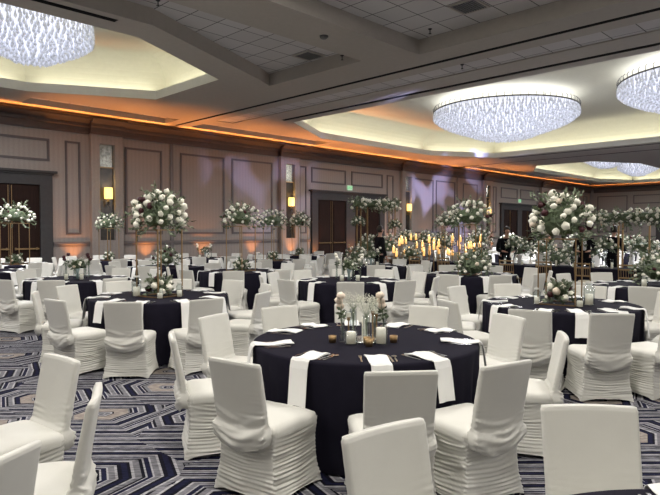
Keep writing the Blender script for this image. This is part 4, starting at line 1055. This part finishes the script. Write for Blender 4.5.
def spot(px, d, r):                         # nearest free floor spot along the same line of sight
    for k in range(60):
        for s_ in (1, -1):
            q = P((px - 330) / 585 * (d + s_ * k * .12), d + s_ * k * .12)
            if free(q, r): BLOCK.append((q.x, q.y, r, 'item')); return q
    return P((px - 330) / 585 * d, d)
def pxp(px, d, z=0): return P((px - 330) / 585 * d, d, z)
G1, G2 = pxp(598, 16.5), pxp(672, 14.7)
for f_ in (.3, .36, .72, .98): q = G1.lerp(G2, f_); BLOCK.append((q.x, q.y, .06, 'post'))
PEOPLE = [spot(379, 17.6, .3), spot(505, 16.6, .34), spot(585, 16.4, .38), spot(612, 16.6, .45)]
# reserve the arbour and arch posts
for px_, d_ in ((357, 19.4), (363, 19.5), (369, 19.6), (395, 20.2), (395, 20.6)): q = pxp(px_, d_); BLOCK.append((q.x, q.y, .05, 'post'))
# ------------------------------------------------------------------ tall gold candle display in front of the wall
def candle_stand(label, loc, hs, seed):
    rnd = random.Random(seed); t = thing('candle_stand', label, 'candle stand', loc, rnd.uniform(0, 6), 'gold candle stands')
    for k, h in enumerate(hs):
        a = 2 * PI * k / len(hs); x, y = .13 * math.cos(a), .13 * math.sin(a)
        bm = bmesh.new(); lathe(bm, [(0, .014), (.008, .014), (.008, h), (.05, h + .01), (.05, h + .02), (0, h + .02)], 10, (x, y, 0)); s_ = obj('stem', bm, M_GOLD, t)
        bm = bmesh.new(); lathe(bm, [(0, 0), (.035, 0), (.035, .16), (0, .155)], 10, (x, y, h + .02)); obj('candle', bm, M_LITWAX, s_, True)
        bm = bmesh.new(); lathe(bm, [(0, 0), (.012, .02), (0, .055)], 8, (x, y, h + .19)); obj('flame', bm, M_FLAME, s_)
    bm = bmesh.new(); lathe(bm, [(0, 0), (.2, 0), (.2, .012), (0, .014)], 20); obj('base', bm, M_GOLD, t)
pos = [(398 + i * 7.2, 15.5 + (i * 37 % 5) * .75) for i in range(12)]
dsc = ['leftmost', 'second', 'third', 'fourth', 'fifth', 'sixth', 'seventh', 'eighth', 'ninth', 'tenth', 'eleventh', 'rightmost']
for i, (px, d) in enumerate(pos):
    rnd = random.Random(i); p = spot(px, d + 1.6, .22)
    candle_stand('gold stand of lit candles, %s in the row before the violet lit wall' % dsc[i], p, [rnd.uniform(.75, 1.35) for _ in range(4)], i)
for i, (px, d, R_, z) in enumerate(((407, 19, .38, 1.25), (427, 18.6, .4, 1.2), (444, 18.4, .48, 1.1))):
    p = spot(px, d, R_ * .8)
    bm = bmesh.new(); lathe(bm, [(0, 0), (.18, 0), (.18, .02), (.02, .05), (.02, z - .12), (.1, z), (.09, z), (0, z - .1)], 14)
    v = obj('pedestal_vase', bm, M_TEAL, None, True, p); tag(v, 'tall pedestal vase under flowers, %s of three by the candle display' % ['left', 'middle', 'right'][i], 'vase', 'pedestal vases')
    arrangement('pedestal_flowers', 'white flower ball on a pedestal vase, %s of three by the candle display' % ['left', 'middle', 'right'][i], (p.x, p.y, z), R_ * .8, R_ * .7, 30, 0, 700 + i, False, .03, .055, 'pedestal flower balls')
# floating pair left of the leafy stand
p = spot(452, 16.2, .34); flower_stand('gold flower stand behind the leafy stand', (p.x, p.y, 0), .4, 1.75, .45)
arrangement('flower_arrangement', 'white flower dome with dark leaves left of the leafy stand', (p.x, p.y, 1.77), .42, .26, 30, 0, 801, False, 0, .06, 'tall flower arrangements')
# floor flowers around the display
for i, (px, d) in enumerate(((402, 17.5), (414, 17.2), (436, 17), (452, 17.3), (468, 17.1))):
    p = spot(px, d, .33)
    arrangement('floor_flowers', 'low floor flowers before the candle display, %s from the left' % ordn[i], p, .35, .4, 18, 0, 820 + i, False, .12, .055, 'floor flowers')

# ------------------------------------------------------------------ flower arbour at the doors and garland arch on the right
def garland(name, label, a, b, r, nb, seed, group=None):
    rnd = random.Random(seed); t = thing(name, label, 'garland', (0, 0, 0)); a = Vector(a); b = Vector(b); L_ = (b - a).length
    bm = bmesh.new(); tube(bm, [a, b], r * .55, 8)
    for k in range(int(L_ * 80)):
        f = rnd.random(); q = a.lerp(b, f); dd = Vector((rnd.gauss(0, 1), rnd.gauss(0, 1), rnd.gauss(0, 1))).normalized(); sprig(bm, q + dd * r * .4, dd, r * rnd.uniform(.5, 1.1), rnd, 5, rnd.randint(0, 1), .09)
    obj('foliage', bm, [M_FOLI, M_FOLI2], t)
    for k in range(min(nb, 100)):
        q = a.lerp(b, (k + rnd.random()) / min(nb, 100)); dd = Vector((rnd.gauss(0, 1), rnd.gauss(0, 1), rnd.gauss(0, .8))).normalized(); r_ = rnd.uniform(.036, .058)
        o = bpy.data.objects.new('bloom', bloom_mesh(M_BLOOM, False, k % 3)); C.objects.link(o); o.parent = t; o.location = q + dd * r * .85; o.scale = (r_, r_, r_)
    return t
A1, A2 = pxp(357, 19.4), pxp(395, 20.2)
t = thing('flower_arbour', 'tall gold arbour frame with three posts at left before the double doors', 'arbour')
side = (A2 - A1).normalized(); dep = Vector((-side.y, side.x, 0))
for q in (A1, A1 + side * .22 + dep * .1, A1 + side * .42, A2, A2 + dep * .35): 
    bm = bmesh.new(); tube(bm, [q, q + Vector((0, 0, 2.5))], .022, 6); obj('post', bm, M_GOLD, t)
bm = bmesh.new(); tube(bm, [A1 + Vector((0, 0, 2.5)), A2 + Vector((0, 0, 2.5))], .022, 6); tube(bm, [A1 + dep * .35 + Vector((0, 0, 2.5)), A2 + dep * .35 + Vector((0, 0, 2.5))], .022, 6); obj('top_bar', bm, M_GOLD, t)
garland('arbour_garland', 'thick white flower garland along the top of the arbour', A1 + Vector((0, 0, 2.56)) - side * .1, A2 + Vector((0, 0, 2.56)) + side * .1, .2, 110, 31)
for i, (q, z, R_, nm) in enumerate(((A1 + side * .05, 1.95, .2, 'halfway up the left arbour posts'), (A2, 1.85, .2, 'halfway up the right arbour post'))):
    arrangement('post_flowers', 'small white flower cluster ' + nm, (q.x, q.y, z - .08), R_, R_ * .8, 14, 0, 900 + i, False, 0, .055, 'arbour post clusters')
for i, (px, d, nm) in enumerate(((368, 18.9, 'left of the man in black'), (388, 19.6, 'right of the man in black'), (356, 19.0, 'at the left foot of the arbour'))):
    p = spot(px, d, .34); h = .95 if i < 2 else .6
    bm = bmesh.new(); lathe(bm, [(0, 0), (.16, 0), (.12, .04), (.08, h - .1), (.14, h), (.12, h), (0, h - .08)], 14); v = obj('plinth_vase', bm, M_RIM, None, True, p); tag(v, 'pale plinth vase ' + nm, 'vase', 'plinth vases')
    arrangement('plinth_flowers', 'white flower bunch on a plinth ' + nm, (p.x, p.y, h - .02), .36, .42, 28, 0, 910 + i, False, .0, .055, 'plinth flower bunches')
# garland arch above the head table at right
G1, G2 = pxp(598, 16.5), pxp(672, 14.7)
t = thing('garland_arch', 'gold arch frame with posts behind the head table at right', 'arch')
gs = (G2 - G1).normalized()
for f in (.3, .36, .72, .98): q = G1.lerp(G2, f); bm = bmesh.new(); tube(bm, [q, q + Vector((0, 0, 1.95))], .025, 6); obj('post', bm, M_GOLD, t)
bm = bmesh.new(); tube(bm, [G1.lerp(G2, .25) + Vector((0, 0, 1.95)), G2 + Vector((0, 0, 1.95))], .025, 6); obj('top_bar', bm, M_GOLD, t)
garland('arch_garland', 'long white flower garland across the top at right', G1 + Vector((0, 0, 2.02)), G2 + Vector((0, 0, 2.02)), .24, 120, 32)

# flowers on the far tables beyond the head table
for i, (key, w_) in enumerate((('behind_e', 'far right table beyond the head table'), ('behind_f', 'far table beyond the server'), ('behind_g', 'farthest table at the right edge'), ('behind_h', 'farthest table behind the standing pair'))):
    lat, d = T[key][:2]
    arrangement('table_flowers', 'white flowers on the ' + w_, P(lat, d, ZB), .45, .5, 34, 1, 940 + i, False, .06, .06, 'large low arrangements')
for i, (px, d, h) in enumerate(((520, 17.5, .95), (577, 17.2, .9), (590, 17.6, .85), (643, 17.0, 1.0), (657, 17.4, .9), (543, 18.5, .95), (632, 18.6, 1.05), (480, 17.8, 1.25))):
    p = spot(px, d, .46); w_ = ['left of the server', 'left of the standing pair', 'between the standing pair', 'right of the standing pair', 'at the right picture edge', 'right of the server', 'behind the right arch', 'behind the leafy stand'][i]
    bm = bmesh.new(); lathe(bm, [(0, 0), (.16, 0), (.12, .04), (.06, h - .1), (.12, h), (.1, h), (0, h - .08)], 14); v = obj('plinth_vase', bm, M_RIM, None, True, p); tag(v, 'pale plinth vase ' + w_, 'vase', 'plinth vases')
    arrangement('plinth_flowers', 'white flower bunch on a plinth ' + w_, (p.x, p.y, h - .02), .4, .34, 26, 1, 960 + i, False, .0, .055, 'plinth flower bunches')

# ------------------------------------------------------------------ people
def skin_mesh(name, verts, edges, m, parent, root=0, sub=2):
    me = bpy.data.meshes.new(name); me.from_pydata([v[:3] for v in verts], edges, []); me.materials.append(m)
    o = bpy.data.objects.new(name, me); C.objects.link(o); o.parent = parent
    o.modifiers.new('skin', 'SKIN'); lay = me.skin_vertices[0].data
    for i, v in enumerate(verts): lay[i].radius = (v[3], v[4] if len(v) > 4 else v[3]); lay[i].use_root = (i == root)
    s_ = o.modifiers.new('sub', 'SUBSURF'); s_.levels = sub; s_.render_levels = sub
    dg = bpy.context.evaluated_depsgraph_get(); dg.update()
    me2 = bpy.data.meshes.new_from_object(o.evaluated_get(dg)); o.modifiers.clear(); o.data = me2; me2.name = name
    if not me2.materials: me2.materials.append(m)
    for p in me2.polygons: p.use_smooth = True
    return o
def person(label, loc, facing, lean=0.1, arms='down', shirt=False, seed=0, h=1.0):
    t = thing('person', label, 'person', loc, facing)          # local +Y is the way the person faces
    L = lean
    hip = (0, 0, .95); 
    def fw(z): return max(0, z - .95) * L
    if arms == 'down': el = (.27, .02 + fw(1.1), 1.14); wr = (.27, .12 + fw(.95), .9); hd = (.27, .15 + fw(.9), .83)
    else: el = (.26, .14 + fw(1.1), 1.12); wr = (.16, .38 + fw(1.1), 1.1); hd = (.12, .45 + fw(1.1), 1.09)
    sh = (.19, fw(1.42), 1.42)
    V = [(0, 0, .95, .13, .1), (0, fw(1.15), 1.15, .125, .09), (0, fw(1.38), 1.38, .14, .09), (0, fw(1.5), 1.5, .05), (0, fw(1.6) + .01, 1.58, .055)]
    V += [(0, fw(1.66) + .015, 1.66, .078, .092), (0, fw(1.74) + .01, 1.74, .07, .082)]
    E_ = [(0, 1), (1, 2), (2, 3), (3, 4), (4, 5), (5, 6)]
    for s_ in (-1, 1):
        b = len(V); V += [(s_ * sh[0], sh[1], sh[2], .055), (s_ * el[0], el[1], el[2], .042), (s_ * wr[0], wr[1], wr[2], .028), (s_ * hd[0], hd[1], hd[2], .032, .02)]
        E_ += [(2, b), (b, b + 1), (b + 1, b + 2), (b + 2, b + 3)]
        b2 = len(V)                                             # fingers and thumb
        dv = (Vector(hd) - Vector(wr)).normalized(); sd = Vector((1, 0, 0)) if arms == 'down' else Vector((0, 0, 1))
        for k in range(4):
            o_ = Vector((0, (k - 1.5) * .018, 0)) if arms == 'down' else Vector(((k - 1.5) * .018, 0, 0))
            p1 = Vector(hd) + dv * .035 + o_; p2 = p1 + dv * (.04 - .005 * abs(k - 1)) + Vector((-.006, 0, -.01)); n0 = len(V)
            V += [(s_ * p1.x, p1.y, p1.z, .009), (s_ * p2.x, p2.y, p2.z, .008)]; E_ += [(b + 3, n0), (n0, n0 + 1)]
        n0 = len(V); p1 = Vector(wr).lerp(Vector(hd), .6) + (Vector((-.01, .03, 0)) if arms == 'down' else Vector((-.04, .01, .01))); V += [(s_ * p1.x, p1.y, p1.z, .01)]; E_ += [(b + 2, n0)]
        b3 = len(V); V += [(s_ * .1, 0, .86, .085), (s_ * .11, .03, .5, .058), (s_ * .11, 0, .1, .04), (s_ * .115, .13, .035, .035)]
        E_ += [(0, b3), (b3, b3 + 1), (b3 + 1, b3 + 2), (b3 + 2, b3 + 3)]
    body = skin_mesh('body', V, E_, M_SKIN, t)
    # face: nose, eyes, ears, mouth as small raised features, hair cap
    hy = fw(1.68) + .015; bm = bmesh.new()
    for v, r in (((0, hy + .098, 1.665), .013), ((.08, hy, 1.67), .018), ((-.08, hy, 1.67), .018)): lathe(bm, [(0, -r * 1.4), (r, 0), (0, r * 1.4)], 8, v)
    obj('face_features', bm, M_SKIN, t, True)
    bm = bmesh.new()
    for x in (-.03, .03): lathe(bm, [(0, -.008), (.01, 0), (0, .008)], 8, (x, hy + .085, 1.69))
    obj('eyes', bm, M_HAIR, t); 
    bm = bmesh.new(); bx(bm, -.022, .022, hy + .078, hy + .09, 1.618, 1.626); obj('mouth', bm, M_RED, t)
    bm = bmesh.new(); lathe(bm, [(0, .13), (.05, .12), (.085, .08), (.098, .02), (.09, -.05), (.07, -.08), (.05, -.05), (0, 0)], 16, (0, hy - .022, 1.69))
    for v in bm.verts:
        if v.co.y > hy + .03 and v.co.z < 1.73: v.co.y = hy + .03
    obj('hair', bm, M_HAIR, t, True)
    J = [(0, .0, .76, .175, .135), (0, .0, .92, .17, .13), (0, fw(1.15), 1.15, .155, .12), (0, fw(1.38), 1.38, .165, .12), (0, fw(1.47), 1.47, .085)]
    JE = [(0, 1), (1, 2), (2, 3), (3, 4)]
    for s_ in (-1, 1):
        b = len(J); wv = Vector(el).lerp(Vector(wr), .93); J += [(s_ * sh[0], sh[1], sh[2], .075), (s_ * el[0], el[1], el[2], .06), (s_ * wv.x, wv.y, wv.z, .045)]; JE += [(3, b), (b, b + 1), (b + 1, b + 2)]
    skin_mesh('jacket', J, JE, M_SUIT, t)
    Tt = [(0, 0, 1.0, .15, .12)]; TE = []
    for s_ in (-1, 1):
        b = len(Tt); Tt += [(s_ * .1, 0, .84, .105), (s_ * .11, .02, .5, .078), (s_ * .11, 0, .07, .062)]; TE += [(0, b), (b, b + 1), (b + 1, b + 2)]
    skin_mesh('trousers', Tt, TE, M_SUIT, t)
    bm = bmesh.new()
    for s_ in (-1, 1): lathe(bm, [(0, 0), (.045, 0), (.05, .03), (.035, .08), (0, .09)], 12, (s_ * .115, 0, 0))
    for v in bm.verts: v.co.y = v.co.y * 2.7 + .06
    obj('shoes', bm, M_BLACK, t, True)
    if shirt:
        bm = bmesh.new(); lathe(bm, [(0, -.2), (.05, -.18), (.06, 0), (.045, .14), (0, .15)], 12, (0, fw(1.3) + .0, 1.3))
        for v in bm.verts: v.co.y = fw(v.co.z) + .11 + (v.co.y - fw(1.3)) * .35
        obj('shirt_front', bm, M_SHIRT, t, True)
    t.scale = (h, h, h)
    return t
def face_cam(p, extra=0.0): d = Vector((0, 0, 0)) - p; return math.atan2(d.y, d.x) - PI / 2 + extra
p = PEOPLE[0]; person('person in a black suit standing side on before the flower arbour', p, face_cam(p, PI * .62), .05, 'down')
p = PEOPLE[1]; person('person in black leaning over the head table, left of centre flowers', p, face_cam(p, .25), .28, 'front', False, 1, .98)
p = PEOPLE[2]; person('person in open black jacket and pale shirt, left of the right pair', p, face_cam(p, -.1), .16, 'front', True, 2)
p = PEOPLE[3]; person('person in black turned away, right of the right pair', p, face_cam(p, PI * .8), .12, 'front', False, 3)
